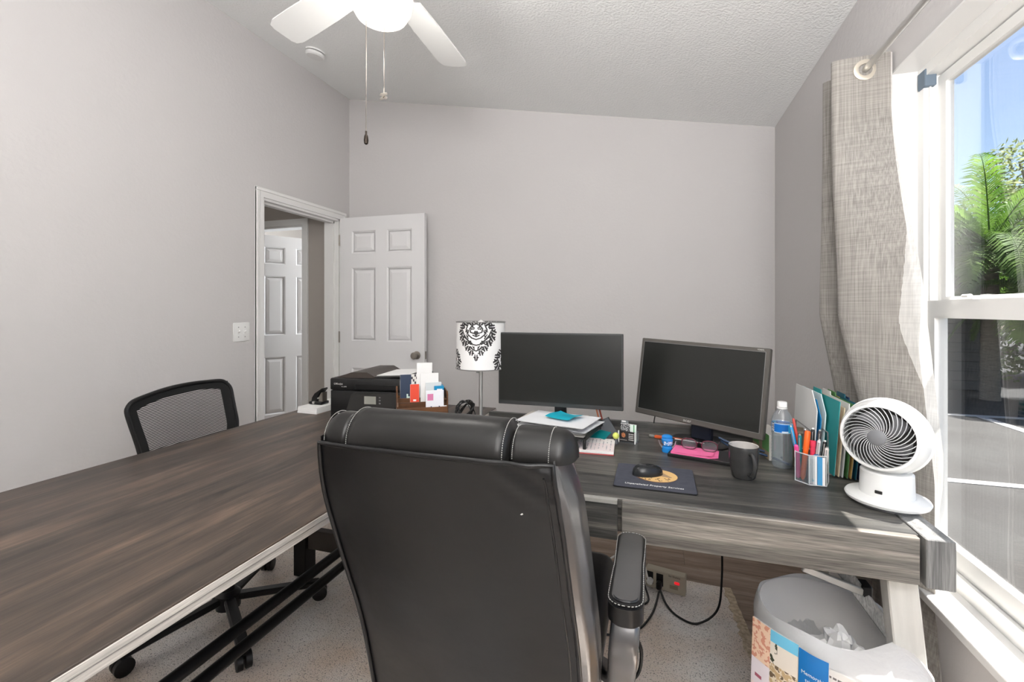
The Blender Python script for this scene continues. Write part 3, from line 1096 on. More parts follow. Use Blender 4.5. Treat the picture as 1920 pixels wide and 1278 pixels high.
sc_ = back_pt(0.865, 0.855)
B().prism([(-0.003, -0.001), (0.0, -0.0015), (0.003, 0.0005), (0.001, 0.0022), (-0.001, 0.001)], 0.0, 0.0006, Matrix.Translation(sc_ + Vector((0, -0.0008, 0))) @ Matrix.Rotation(PI / 2, 4, 'X')).done('scuff_mark', M['paper'], ch, smooth=0)

# headrest roll in three padded sections
def roll(x0, x1, r, name, endcap0, endcap1, n=20, close0=False, close1=False, zb=0.985):
    yc = 0.862
    def f(u, v):
        x = lerp(x0, x1, u)
        e = min(1.0, (u * (x1 - x0)) / endcap0) if endcap0 else 1.0
        e2 = min(1.0, ((1 - u) * (x1 - x0)) / endcap1) if endcap1 else 1.0
        k = math.sqrt(max(0.0, 1 - (1 - e) ** 2)) * math.sqrt(max(0.0, 1 - (1 - e2) ** 2))
        ka = math.sqrt(max(0.0, 1 - (1 - e) ** 2))
        kb = math.sqrt(max(0.0, 1 - (1 - e2) ** 2))
        k = (ka if close0 else 0.55 + 0.45 * ka) * (kb if close1 else 0.55 + 0.45 * kb)
        a = lerp(PI * (1.06 if endcap0 < 0.02 and endcap1 < 0.02 else 1.03), -PI * 0.12, v)
        rx = r * 1.02 * k
        rz = r * k
        y = yc + rx * math.cos(a)
        z = zb + 0.008 + rz * math.sin(a)
        z += 0.001 * noise.noise(Vector((x * 12, v * 6, 5)))
        return Vector((x - CX, y - CY, z))
    return B().grid(f, n, 26).done(name, M['leather2'], ch, smooth=70)
roll(-0.626, -0.262, 0.0625, 'headrest_pad', 0.018, 0.018, 28)
roll(-0.700, -0.622, 0.0515, 'headrest_side', 0.04, 0.014, 26, close0=True)
roll(-0.266, -0.138, 0.0505, 'headrest_side', 0.014, 0.036, 32, close1=True)
def stitch(x, r, name, zb=0.993, a0=1.0, a1=0.15, lean=0.0):
    b = B()
    n = 40
    for i in range(n):
        a = lerp(PI * a0, PI * a1, i / n)
        a2 = lerp(PI * a0, PI * a1, (i + 0.55) / n)
        p = Vector((x + lean * i / n - CX, 0.862 + r * 1.02 * math.cos(a) - CY, zb + r * math.sin(a)))
        q = Vector((x + lean * (i + .55) / n - CX, 0.862 + r * 1.02 * math.cos(a2) - CY, zb + r * math.sin(a2)))
        b.tube([p, q], 0.0008, 5)
    o = b.done(name, M['thread'], ch)
    o['label'] = 'pale contrast stitching'
stitch(-0.614, 0.0628, 'stitching')
stitch(-0.272, 0.0628, 'stitching')
stitch(-0.256, 0.0505, 'stitching')
stitch(-0.186, 0.0512, 'stitching')
stitch(-0.678, 0.0510, 'stitching')
# seat
def seat(u, v):
    x = lerp(-0.27, 0.27, u)
    y = lerp(-0.14, 0.40, v)
    return (x, y, 0.47 + 0.05 * (1 - (2 * u - 1) ** 4) * (1 - (2 * v - 1) ** 6))
B().box(-0.27, 0.29, -0.14, 0.40, 0.39, 0.50, 0.045, 4).done('seat_cushion', M['leather'], ch, smooth=60)
B().box(-0.2, 0.2, -0.05, 0.3, 0.355, 0.39, 0.01, 1).done('seat_plate', M['blackplastic'], ch)
# arms
for sg in (1, -1):
    xo = 0.351 if sg == 1 else -0.262
    pb = B()
    def rr(x0, x1, y0, y1, z0, z1, rad, bev):
        pl = []
        for (cx, cy, a0) in ((x1 - rad, y1 - rad, 0), (x0 + rad, y1 - rad, PI / 2), (x0 + rad, y0 + rad, PI), (x1 - rad, y0 + rad, 1.5 * PI)):
            for k in range(7):
                a = a0 + PI / 2 * k / 6
                pl.append((cx + rad * math.cos(a), cy + rad * math.sin(a)))
        return pl
    pl = rr(xo - 0.036, xo + 0.036, -0.165, 0.158, 0, 0, 0.030, 0)
    pb.prism(pl, 0.632, 0.678, bev=0.006)
    arm = pb.done('arm_pad', M['leather'], ch, smooth=50)
    pl2 = rr(xo - 0.028, xo + 0.028, -0.152, 0.146, 0, 0, 0.024, 0)
    B().prism(pl2, 0.676, 0.682, bev=0.0028).done('pad_top', M['lit_gloss'], arm, smooth=50)
    sb = B()
    k = len(pl)
    for i in range(k):
        p, q = Vector((*pl[i], 0.6755)), Vector((*pl[(i + 1) % k], 0.6755))
        L = (q - p).length
        nn = max(1, int(L / 0.008))
        for j in range(nn):
            a, c2 = p.lerp(q, j / nn), p.lerp(q, (j + 0.55) / nn)
            ctr = Vector((xo, 0, 0.6755))
            a = a + (ctr - a).normalized() * 0.0035
            c2 = c2 + (ctr - c2).normalized() * 0.0035
            sb.tube([a + Vector((0, 0, 0.002)), c2 + Vector((0, 0, 0.002))], 0.0010, 4)
    sb.done('stitching', M['thread'], arm)
    # curved support from the rear of the pad down to the seat
    path = crom([(xo, 0.12, 0.625), (xo, 0.02, 0.628), (xo, -0.10, 0.628), (xo - sg * 0.004, -0.135, 0.575), (xo - sg * 0.010, -0.10, 0.50), (xo - sg * 0.02, -0.04, 0.43), (xo - sg * 0.06, 0.04, 0.385), (xo - sg * 0.16, 0.10, 0.372)], 7)
    sp = B()
    n = len(path)
    def armf(u, v):
        i = min(n - 1, int(round(u * (n - 1))))
        p = path[i]
        t = (path[min(n - 1, i + 1)] - path[max(0, i - 1)]).normalized()
        s1 = Vector((1, 0, 0))
        s2 = t.cross(s1).normalized()
        s1 = s2.cross(t).normalized()
        a = 2 * PI * v
        ca, sa = math.cos(a), math.sin(a)
        sup = lambda q: math.copysign(abs(q) ** 0.55, q)
        return p + s1 * 0.030 * sup(ca) + s2 * 0.016 * sup(sa)
    sp.grid(armf, n - 1, 16, closev=True)
    sp.done('arm_support', M['lit_gloss'], ch, smooth=60, recalc=True)
# tilt lever
B().tube(crom([(0.26, 0.03, 0.37), (0.31, 0.02, 0.385), (0.335, 0.012, 0.43), (0.345, 0.010, 0.485), (0.362, 0.006, 0.505), (0.378, 0.002, 0.48), (0.374, 0.002, 0.43), (0.35, 0.008, 0.395), (0.31, 0.016, 0.378)], 6), 0.0042, 6).done('tilt_lever', M['blackmetal'], ch)
B().cyl((0, 0.1, 0.10), (0, 0.1, 0.36), 0.028, n=16).done('gas_lift', M['blackmetal'], ch)

def star_base(parent, cx, cy, rad, a0, m, wheel_r=0.028, arm_w=0.03):
    B().lathe([(0, 0.06), (0.045, 0.06), (0.045, 0.115), (0.03, 0.13), (0, 0.13)], 20, T(cx, cy, 0)).done('base_hub', m, parent)
    for k in range(5):
        a = a0 + 2 * PI * k / 5
        d = Vector((math.cos(a), math.sin(a), 0))
        b = B()
        b.beam(Vector((cx, cy, 0.098)) + d * 0.02, Vector((cx, cy, 0.082)) + d * rad, arm_w, 0.026, (0, 0, 1), 0.006)
        b.done('base_arm', m, parent)
        e = Vector((cx, cy, 0)) + d * rad
        cs = Vector((-d.y, d.x, 0))
        cb = B()
        cb.cyl(e + Vector((0, 0, 0.05)), e + Vector((0, 0, 0.085)), 0.008, n=8)
        for sg in (-1, 1):
            c = e + cs * 0.014 * sg + Vector((0, 0, wheel_r + 0.013))
            cb.tube([c - cs * 0.011, c - cs * 0.009, c + cs * 0.009, c + cs * 0.011], [wheel_r * 0.85, wheel_r, wheel_r, wheel_r * 0.85], 18)
        cb.box(-0.016, 0.016, -0.012, 0.012, wheel_r + 0.02, wheel_r + 0.045, 0.006, 1, T(e.x, e.y, 0.013))
        cb.done('caster', m, parent)
star_base(ch, 0, 0.1, 0.30, 0.3, M['blackplastic'])

# ================================================================== MESH CHAIR
mc = thing('mesh_task_chair', 'black mesh-back task chair on the far side of the long table', 'chair', (-1.74, 1.5, 0))
MX, MY = -1.74, 1.5
def mp_(y, z, d=0.0):
    """point on the curved back surface: y across, z up"""
    x = -1.985 - (z - 0.70) * 0.12 - 0.045 * (1 - ((y - 1.51) / 0.26) ** 2) + d
    return Vector((x - MX, y - MY, z))
def yl(z):
    return interp([(0.42, 1.36), (0.55, 1.335), (0.72, 1.305), (0.83, 1.275), (0.895, 1.262)], z)
def yr(z):
    return interp([(0.42, 1.70), (0.55, 1.735), (0.72, 1.755), (0.83, 1.745), (0.925, 1.735)], z)
ztop = lambda t: 0.893 + 0.032 * t + 0.020 * math.sin(PI * t)
outl = []
for i in range(9):
    z = lerp(0.44, 0.862, i / 8)
    outl.append(mp_(yl(z), z))
for t in (0.03, 0.08, 0.2, 0.35, 0.5, 0.65, 0.8, 0.92, 0.97):
    zz = ztop(t) - (0.012 if t in (0.03, 0.97) else 0.0)
    outl.append(mp_(lerp(1.262, 1.735, t), zz))
for i in range(9):
    z = lerp(0.885, 0.44, i / 8)
    outl.append(mp_(yr(z), z))
for t in (0.75, 0.5, 0.25):
    outl.append(mp_(lerp(1.36, 1.70, t), 0.43))
B().tube(crom(outl, 4, True), 0.0085, 8, closed=True).done('back_frame', M['blackplastic'], mc)
# dense woven border of the mesh
def border(side):
    def f(u, v):
        if side == 'top':
            t = u
            y = lerp(1.268, 1.73, t)
            zt = ztop(t) - 0.003
            z = lerp(zt, zt - lerp(0.034, 0.030, t) - 0.012 * (2 * t - 1) ** 6 * 2, v)
        elif side == 'l':
            z = lerp(0.45, 0.875, u)
            y = yl(z) + 0.045 * v
        elif side == 'r':
            z = lerp(0.45, 0.905, u)
            y = yr(z) - 0.045 * v
        return mp_(y, z)
    return f
for sd in ('top', 'l', 'r'):
    B().grid(border(sd), 24, 6).done('mesh_border', M['meshfab'], mc, smooth=60)
b = B()
z = 0.45
while z < 0.905:
    ya, yb2 = yl(z) + 0.01, yr(min(z + .02, .92)) - 0.01
    n = 14
    prevq = None
    slope = 0.028
    for i in range(n + 1):
        y = lerp(ya, yb2, i / n)
        zz = z + slope * ((y - 1.51) / 0.47)
        q = (b.bm.verts.new(mp_(y, zz)), b.bm.verts.new(mp_(y, zz + 0.0033)))
        if prevq:
            b.bm.faces.new((prevq[0], q[0], q[1], prevq[1]))
        prevq = q
    z += 0.0068
o = b.done('mesh_fabric', M['meshfab'], mc, smooth=0)
o['kind'] = 'stuff'
B().box(-0.03, 0.44, -0.24, 0.24, 0.43, 0.49, 0.025, 3).done('seat', M['meshfab'], mc)
B().tube(crom([(-0.28, 0.01, 0.62), (-0.30, 0.01, 0.48), (-0.20, 0.01, 0.41), (0.02, 0.01, 0.405)], 6), 0.018, 8).done('back_support', M['blackplastic'], mc)
B().cyl((0.07, -0.07, 0.1), (0.07, -0.07, 0.43), 0.025, n=14).done('gas_lift', M['blackmetal'], mc)
star_base(mc, 0.07, -0.07, 0.345, math.radians(39), M['blackplastic'], 0.030, 0.04)
for sg in (-1, 1):
    B().tube(crom([(0.02, sg * 0.16, 0.425), (0.02, sg * 0.30, 0.44), (0.02, sg * 0.31, 0.60), (0.06, sg * 0.30, 0.655), (0.2, sg * 0.29, 0.66)], 6), 0.013, 8).done('armrest', M['blackplastic'], mc)

# ================================================================== CEILING FAN
FXc, FYc = -0.833, 1.26
cf = thing('ceiling_fan', 'white ceiling fan with a glowing frosted globe', 'ceiling fan', (FXc, FYc, ceil_z(FXc)))
zc = ceil_z(FXc)
def fz(z):
    return z - zc
B().lathe([(0, fz(zc) + 0.012), (0.065, fz(zc) + 0.012), (0.07, -0.02), (0.05, -0.06), (0.02, -0.075), (0, -0.075)], 28).done('canopy', M['white'], cf)
B().cyl((0, 0, -0.07), (0, 0, fz(2.48)), 0.012, n=12).done('downrod', M['white'], cf)
B().lathe([(0, fz(2.50)), (0.05, fz(2.50)), (0.095, fz(2.465)), (0.11, fz(2.42)), (0.105, fz(2.37)), (0.075, fz(2.34)), (0.06, fz(2.315)), (0, fz(2.315))], 32).done('motor_housing', M['white'], cf)
blade_m = mat('white_fan_blade', (226, 226, 224), 0.5)
zb = fz(2.352)
for k in range(5):
    a = math.radians(91 + 72 * k)
    R = rot_z(a)
    pl = []
    for (r0, hw) in ((0.16, 0.052), (0.30, 0.060), (0.45, 0.064), (0.545, 0.064), (0.575, 0.055), (0.585, 0.035)):
        pl.append((r0, -hw))
    pl = pl + [(x, -y) for x, y in reversed(pl)]
    tilt = Matrix.Rotation(math.radians(10), 4, 'X')
    B().prism(pl, -0.003, 0.003, R @ T(0, 0, zb) @ tilt).done('blade', blade_m, cf, smooth=0)
    bi = B()
    bi.prism([(0.085, -0.016), (0.15, -0.022), (0.21, -0.034), (0.225, 0.0), (0.21, 0.034), (0.15, 0.022), (0.085, 0.016)], 0.003, 0.008, R @ T(0, 0, zb) @ tilt)
    bi.done('blade_iron', M['white'], cf, smooth=0)
B().lathe([(0, fz(2.325)), (0.06, fz(2.325)), (0.085, fz(2.305)), (0.09, fz(2.285)), (0, fz(2.285))], 32).done('light_fitter', M['white'], cf)
gp = [(0.085, fz(2.30)), (0.096, fz(2.283)), (0.0995, fz(2.262)), (0.094, fz(2.232)), (0.078, fz(2.206)), (0.055, fz(2.193)), (0.03, fz(2.188)), (0, fz(2.187))]
globe = B().lathe(gp, 36).done('globe', M['globe'], cf, smooth=60)
light('fan_lamp', 'POINT', (FXc, FYc, 2.08), 8.0, (1.0, 0.97, 0.93), 0.10)
chain_m = mat('dark_chain', (96, 90, 84), 0.45, metal=0.6)
ch1 = B().cyl((-0.044, -0.02, fz(2.28)), (-0.044, -0.02, fz(1.835)), 0.0013, n=6).done('pull_chain', chain_m, cf)
B().lathe([(0, 0.03), (0.003, 0.028), (0.003, 0.018), (0.006, 0.012), (0.0075, -0.002), (0.006, -0.012), (0, -0.016)], 12, T(-0.044, -0.02, fz(1.812))).done('fob', mat('dark_bronze', (52, 44, 38), 0.4, metal=0.7), ch1)
ch2 = B().cyl((0.012, -0.005, fz(2.19)), (0.012, -0.005, fz(1.972)), 0.0013, n=6).done('pull_chain', chain_m, cf)
b = B()
for k in range(4):
    a = PI / 4 + k * PI / 2
    b.lathe([(0, -0.001), (0.0075, 0), (0, 0.001)], 12, T(0.012 + 0.009 * math.cos(a), -0.008, fz(1.948) + 0.009 * math.sin(a)) @ Matrix.Rotation(PI / 2, 4, 'X'), 1.0, 0.7)
b.cyl((0.012, -0.012, fz(1.948)), (0.012, -0.004, fz(1.948)), 0.004, n=10)
b.cyl((0.012, -0.006, fz(1.955)), (0.012, -0.005, fz(1.975)), 0.002, n=6)
b.done('fob', M['nickel'], ch2)

# smoke detector
sd = thing('smoke_detector', 'round white smoke detector on the sloping ceiling', 'smoke detector', (-2.147, 2.485, ceil_z(-2.147)))
tl = Matrix.Rotation(math.atan(SLOPE), 4, 'Y')
B().lathe([(0, 0.0), (0.062, 0.0), (0.062, -0.010), (0, -0.010)], 36, tl).done('mounting_plate', M['white'], sd)
B().lathe([(0.054, -0.010), (0.054, -0.016)], 36, tl).done('vent_gap', M['greyplastic'], sd)
B().lathe([(0, -0.016), (0.060, -0.016), (0.060, -0.030), (0.052, -0.038), (0.02, -0.040), (0, -0.040)], 36, tl).done('cover', M['white'], sd)
B().lathe([(0, -0.0395), (0.008, -0.0405), (0, -0.042)], 16, tl @ T(0.03, -0.01, 0)).done('test_button', M['vinyl'], sd)

# light switch
ls = thing('light_switch', 'white double toggle light switch beside the doorway', 'light switch', (XL, 2.193, 1.137))
B().box(0, 0.006, -0.058, 0.058, -0.058, 0.058, 0.003, 2).done('switch_plate', M['white'], ls)
for yy in (-0.023, 0.023):
    B().box(0.0055, 0.0068, yy - 0.006, yy + 0.006, -0.013, 0.013).done('switch_slot', M['trim'], ls, smooth=0)
    B().box(0.004, 0.017, yy - 0.004, yy + 0.004, -0.004, 0.008, 0.0015, 1, Matrix.Rotation(-0.35, 4, 'Y')).done('toggle', M['white'], ls)
    for zz in (-0.03, 0.03):
        B().lathe([(0, 0.0075), (0.003, 0.007), (0.0033, 0.0055)], 10, T(0, yy, zz) @ Matrix.Rotation(PI / 2, 4, 'Y')).done('screw', M['greyplastic'], ls)

# ================================================================== CURTAIN
rod = thing('curtain_rod', 'brushed steel curtain rod above the window', 'curtain rod', (0.64, 0.95, 2.04))
B().cyl((0, -1.25, 0), (0, 1.10, 0), 0.0095, n=16).done('rod', M['chrome'], rod)
for yy in (-1.26, 1.11):
    B().sphere((0, yy, 0), 0.018).done('finial', M['chrome'], rod)
for yy in (-1.18, 1.04):
    bb = B()
    bb.cyl((0, yy, -0.004), (0.078, yy, -0.004), 0.006, n=10)
    bb.box(0.073, 0.079, yy - 0.012, yy + 0.012, -0.04, 0.03, 0.002, 1)
    bb.done('bracket', M['chrome'], rod)

cu = thing('curtain', 'grey linen grommet curtain bunched beside the window', 'curtain', (0.64, 1.78, 0.03))
S_TOP = [(0.706, 1.722), (0.670, 1.726), (0.62, 1.730), (0.572, 1.733), (0.553, 1.745), (0.566, 1.775), (0.61, 1.80), (0.672, 1.822), (0.69, 1.835), (0.668, 1.85), (0.605, 1.87), (0.578, 1.885), (0.578, 1.905), (0.62, 1.93), (0.675, 1.95), (0.69, 1.965)]
S_MID = [(0.714, 1.60), (0.680, 1.63), (0.634, 1.665), (0.588, 1.70), (0.566, 1.735), (0.586, 1.775), (0.63, 1.80), (0.674, 1.83), (0.684, 1.85), (0.655, 1.875), (0.605, 1.895), (0.575, 1.92), (0.585, 1.945), (0.63, 1.965), (0.67, 1.985), (0.684, 2.0)]
S_DSK = [(0.726, 1.53), (0.704, 1.562), (0.682, 1.60), (0.662, 1.645), (0.654, 1.69), (0.663, 1.73), (0.680, 1.765), (0.694, 1.80), (0.695, 1.825), (0.678, 1.86), (0.660, 1.895), (0.655, 1.93), (0.662, 1.96), (0.68, 1.99), (0.694, 2.02), (0.70, 2.04)]
S_BOT = [(0.700, 1.43), (0.688, 1.455), (0.672, 1.48), (0.660, 1.52), (0.655, 1.57), (0.664, 1.62), (0.680, 1.66), (0.694, 1.70), (0.697, 1.73), (0.68, 1.77), (0.662, 1.81), (0.656, 1.85), (0.664, 1.89), (0.68, 1.93), (0.69, 1.97), (0.695, 2.0)]
LV = [(2.085, S_TOP), (1.95, S_TOP), (1.25, S_MID), (0.80, S_DSK), (0.60, S_DSK), (0.03, S_BOT)]
def curt(u, v, off=(0, 0), ext=0.0):
    z = lerp(0.03, 2.085, v)
    for (za, sa), (zb2, sb2) in zip(LV, LV[1:]):
        if zb2 <= z <= za + 1e-6:
            t = (za - z) / (za - zb2)
            t = t * t * (3 - 2 * t) if sa is not S_MID else t
            break
    else:
        sa, sb2, t = LV[-2][1], LV[-1][1], 1
    k = u * (len(sa) - 1)
    i = min(len(sa) - 2, int(k))
    f = k - i
    def cr(s):
        p = [Vector(s[max(0, min(len(s) - 1, i + q))]) for q in (-1, 0, 1, 2)]
        return 0.5 * ((2 * p[1]) + (p[2] - p[0]) * f + (2 * p[0] - 5 * p[1] + 4 * p[2] - p[3]) * f * f + (3 * p[1] - p[0] - 3 * p[2] + p[3]) * f ** 3)
    q = cr(sa).lerp(cr(sb2), t)
    wob = 0.006 * noise.noise(Vector((u * 6, z * 2.2, 3.0))) * min(1, (2.1 - z) * 1.2)
    if z < 0.85:
        wob *= 0.3
    return Vector((q.x + off[0] + wob - 0.64, q.y + off[1] + wob * 0.5 - 1.78, z - 0.03))
o = B().grid(lambda u, v: curt(u, v), 120, 70).done('curtain_cloth', M['linen'], cu, smooth=80)
def lin_f(u, v):
    p = curt(u * 0.16, v)
    q = curt(u * 0.16 + 0.01, v)
    z = p.z
    g = max(0.0, min(1.0, (1.8 - (z + 0.03)) / 0.6)) * (1 if z > 0.85 else max(0.0, (z - 0.62) / 0.23))
    return Vector((p.x + 0.006 + 0.010 * g * (1 - u), p.y - 0.030 * g * (1 - u) + 0.006, z))
B().grid(lin_f, 14, 60).done('lining', M['lining'], cu, smooth=80)
# grommets: rings round the rod where the cloth crosses it
for gy, tiltz in ((1.729, 0.05), (1.812, 0.55), (1.858, -0.45), (1.94, 0.5)):
    b = B()
    prof = [(0.0195, -0.0035), (0.028, -0.0045), (0.033, -0.0025), (0.033, 0.0025), (0.028, 0.0045), (0.0195, 0.0035), (0.0185, 0), (0.0195, -0.0035)]
    b.lathe(prof, 32, T(0, gy - 1.78, 2.04 - 0.03) @ rot_z(tiltz) @ Matrix.Rotation(PI / 2, 4, 'X'))
    b.done('grommet', mat('pale_nickel_grommet', (206, 198, 184), 0.35, metal=0.6) if gy == 1.729 else bpy.data.materials['pale_nickel_grommet'], cu)

# ================================================================== MONITORS
m1 = thing('flat_monitor', 'thin-framed black monitor beside the damask lamp', 'monitor', (-0.387, 1.87, 0.75))
hw, zb0, zt0 = 0.264, 0.867 - 0.75, 1.1755 - 0.75
B().box(-hw, hw, 0, 0.022, zb0, zt0, 0.002, 1).done('casing', M['bezeldark'], m1, smooth=0)
B().box(-hw + 0.006, hw - 0.006, -0.0006, 0.002, zb0 + 0.017, zt0 - 0.006).done('screen', M['screenoff'], m1, smooth=0)
B().box(-0.13, 0.13, 0.02, 0.05, zb0 + 0.02, zb0 + 0.20, 0.01, 2).done('rear_housing', M['blackplastic'], m1)
B().beam((0, 0.055, 0.01), (0, 0.045, 0.22), 0.05, 0.018, (0, 1, 0), 0.003).done('stand_neck', M['blackplastic'], m1)
B().box(-0.11, 0.11, 0.0, 0.125, 0.0, 0.008, 0.003, 1).done('stand_base', M['blackplastic'], m1)

m2 = thing('thick_framed_monitor', 'taupe-framed monitor turned towards the chair, right of its twin', 'monitor', (0.150, 1.909, 0.75))
m2.rotation_euler = (0, 0, math.radians(-30.2))
ptc = T(0, 0, 0.986 - 0.75) @ Matrix.Rotation(math.radians(-7.9), 4, 'X') @ Matrix.Rotation(math.radians(1.8), 4, 'Y')
w2, h2 = 0.255, 0.16
B().box(-w2, w2, 0.0, 0.026, -h2, h2, 0.003, 1, ptc).done('casing', M['bezelgrey'], m2, smooth=0)
b = B()
bz = 0.0145
b.box(-w2 + bz, w2 - bz, -0.0008, 0.003, -h2 + bz + 0.008, h2 - bz, 0, 1, ptc)
b.done('screen', M['screenoff'], m2, smooth=0)
b = B()
for r in ((-w2 + bz - 0.0015, w2 - bz + 0.0015, h2 - bz, h2 - bz + 0.0015), (-w2 + bz - 0.0015, w2 - bz + 0.0015, -h2 + bz + 0.0065, -h2 + bz + 0.008),
          (-w2 + bz - 0.0015, -w2 + bz, -h2 + bz + 0.0065, h2 - bz), (w2 - bz, w2 - bz + 0.0015, -h2 + bz + 0.0065, h2 - bz)):
    b.box(r[0], r[1], -0.0014, 0.001, r[2], r[3], 0, 1, ptc)
b.done('inner_frame', M['greyplastic'], m2, smooth=0)
text('brand_lettering', 'acer', 0.016, mat('silver_print', (196, 194, 190), 0.4), m2, ptc @ T(-0.02, -0.0012, -h2 + 0.0115) @ Matrix.Rotation(PI / 2, 4, 'X'), wide=1.2)
text('model_lettering', 'V246HL', 0.007, bpy.data.materials['silver_print'], m2, ptc @ T(w2 - 0.03, -0.0012, h2 - 0.007) @ Matrix.Rotation(PI / 2, 4, 'X'))
B().box(-0.16, 0.16, 0.024, 0.06, -0.10, 0.10, 0.012, 2, ptc).done('rear_housing', M['blackplastic'], m2)
B().box(-0.035, 0.045, 0.028, 0.055, 0.012, 0.18, 0.004, 1).done('stand_neck', mat('navy_black_plastic', (30, 34, 46), 0.3), m2)
B().lathe([(0, 0), (0.115, 0), (0.115, 0.006), (0.10, 0.012), (0, 0.014)], 36, T(0.0, 0.03, 0)).done('stand_base', M['blackplastic'], m2)

# ================================================================== DESK LAMP WITH DAMASK SHADE
lp = thing('table_lamp', 'table lamp with a black and white damask drum shade', 'lamp', (-0.745, 1.90, 0.75))
B().lathe([(0, 0), (0.065, 0), (0.065, 0.008), (0.02, 0.016), (0.0095, 0.02), (0, 0.02)], 32).done('base', M['chrome'], lp)
B().cyl((0, 0, 0.016), (0, 0, 0.42), 0.0085, n=16).done('pole', M['chrome'], lp)
B().cyl((-0.006, -0.006, 0.245), (-0.018, -0.012, 0.247), 0.0045, n=12).done('switch_knob', M['chrome'], lp)
LEAVES = [(0.0, 0.50, 90, .20, .06), (0.13, 0.46, 65, .20, .075), (0.27, 0.44, 35, .22, .08), (0.37, 0.33, 5, .20, .08), (0.41, 0.17, -30, .20, .085),
          (0.38, 0.0, -60, .20, .08), (0.29, -0.14, -75, .20, .08), (0.20, -0.28, -70, .18, .07), (0.11, -0.40, -80, .18, .06), (0.0, -0.52, 90, .22, .05),
          (0.16, -0.10, 40, .20, .05), (0.24, 0.05, 60, .18, .05), (0.08, -0.25, 60, .16, .045), (0.09, 0.30, 20, .14, .05), (0.22, 0.20, -45, .14, .05)]
CURVES = [[(0.0, 0.42), (0.09, 0.37), (0.15, 0.28), (0.13, 0.18), (0.05, 0.15), (0.02, 0.21)], [(0.0, -0.02), (0.10, 0.02), (0.20, 0.12), (0.25, 0.25), (0.21, 0.36)],
          [(0.0, -0.18), (0.10, -0.15), (0.19, -0.06), (0.29, 0.04), (0.33, 0.16)], [(0.0, -0.34), (0.08, -0.30), (0.13, -0.22)], [(0.0, 0.06), (0.07, 0.10)]]
def near_curve(px, py):
    for c in CURVES:
        for (x0, y0), (x1, y1) in zip(c, c[1:]):
            ex_, ey_ = x1 - x0, y1 - y0
            t = max(0.0, min(1.0, ((px - x0) * ex_ + (py - y0) * ey_) / (ex_ * ex_ + ey_ * ey_)))
            if math.hypot(px - x0 - t * ex_, py - y0 - t * ey_) < 0.017:
                return True
    return False
def motif(px, py):
    px = abs(px)
    if px > 0.55 or abs(py) > 0.72:
        return False
    for (x, y, a, l, wd_) in LEAVES:
        ca, sa = math.cos(math.radians(a)), math.sin(math.radians(a))
        dx_, dy_ = px - x, py - y
        lu, lv = (dx_ * ca + dy_ * sa) / (l / 2), (-dx_ * sa + dy_ * ca)
        if abs(lu) < 1:
            hw_ = 1.3 * wd_ * (1 - lu * lu) * (0.8 + 0.2 * math.cos(lu * 9))
            if abs(lv) < hw_ and abs(lv) > 0.008 * (1 + lu):
                return True
    if near_curve(px, py):
        return True
    if abs(px) + abs(py - 0.14) * 0.7 < 0.05:
        return True
    return False
def damask(u, v):
    """staggered damask repeats, mirrored about their axes"""
    for (cu_, cv) in ((0.21, 0.66), (0.455, 0.04), (0.70, 0.66), (0.955, 0.04), (-0.035, 0.04)):
        if motif((u - cu_) / 0.275, (v - cv) / 0.74):
            return True
    return False
A0 = math.radians(205)
def shade_f(u, v):
    a = A0 + 2 * PI * u
    r = 0.110 - 0.002 * v
    return Vector((r * math.cos(a), r * math.sin(a), 0.265 + 0.205 * v))
painted('shade', shade_f, 480, 150, lambda u, v: (38, 36, 36) if damask(u, v) else (232, 231, 229), M['print'], lp)
b = B()
for zz in (0.265, 0.47):
    b.tube([(0.1095 * math.cos(2 * PI * i / 48), 0.1095 * math.sin(2 * PI * i / 48), zz) for i in range(48)], 0.0022, 6, closed=True)
for k in range(3):
    a = 2 * PI * k / 3
    b.cyl((0, 0, 0.42), (0.108 * math.cos(a), 0.108 * math.sin(a), 0.466), 0.0015, n=6)
b.done('shade_wire', mat('shade_edge_trim', (120, 118, 116), 0.6), lp)
B().lathe([(0, 0.40), (0.014, 0.40), (0.014, 0.42), (0.028, 0.445), (0.028, 0.46), (0, 0.48)], 16).done('bulb', M['white'], lp)

# coil of black cable by the lamp
b = B()
rnd = random.Random(8)
pts = []
for i in range(150):
    a = i * 0.33
    rr_ = 0.038 + 0.012 * math.sin(i * 0.21)
    pts.append((rr_ * math.cos(a), 0.02 * math.sin(a) + 0.01 * math.sin(i * .13), 0.050 + 0.040 * math.sin(a * 1.0 + 0.8 * math.sin(i * 0.05)) + 0.006 * math.sin(i * .4)))
b.tube(pts, 0.0028, 5)
o = b.done('cable_coil', M['blackplastic'], None)
o.location = (-0.842, 1.95, 0.755)
tag(o, 'coil of black cable lying left of the lamp pole', 'cable')

# ================================================================== PRINTER
pr = thing('printer', 'black inkjet printer with a sheet feeder on the long table', 'printer', (-1.322, 2.028, 0.75))
pr.rotation_euler = (0, 0, math.radians(7))
PW, PD, PH = 0.20, 0.17, 0.195
B().box(-PW, PW, -PD, PD, 0.0, 0.136, 0.006, 2).done('body', M['blackplastic'], pr)
o = B().box(-PW, PW, -PD - 0.004, PD, 0.138, PH, 0.007, 2).done('scanner_lid', M['darkplastic'], pr)
o.data.materials[0] = M['blackplastic']
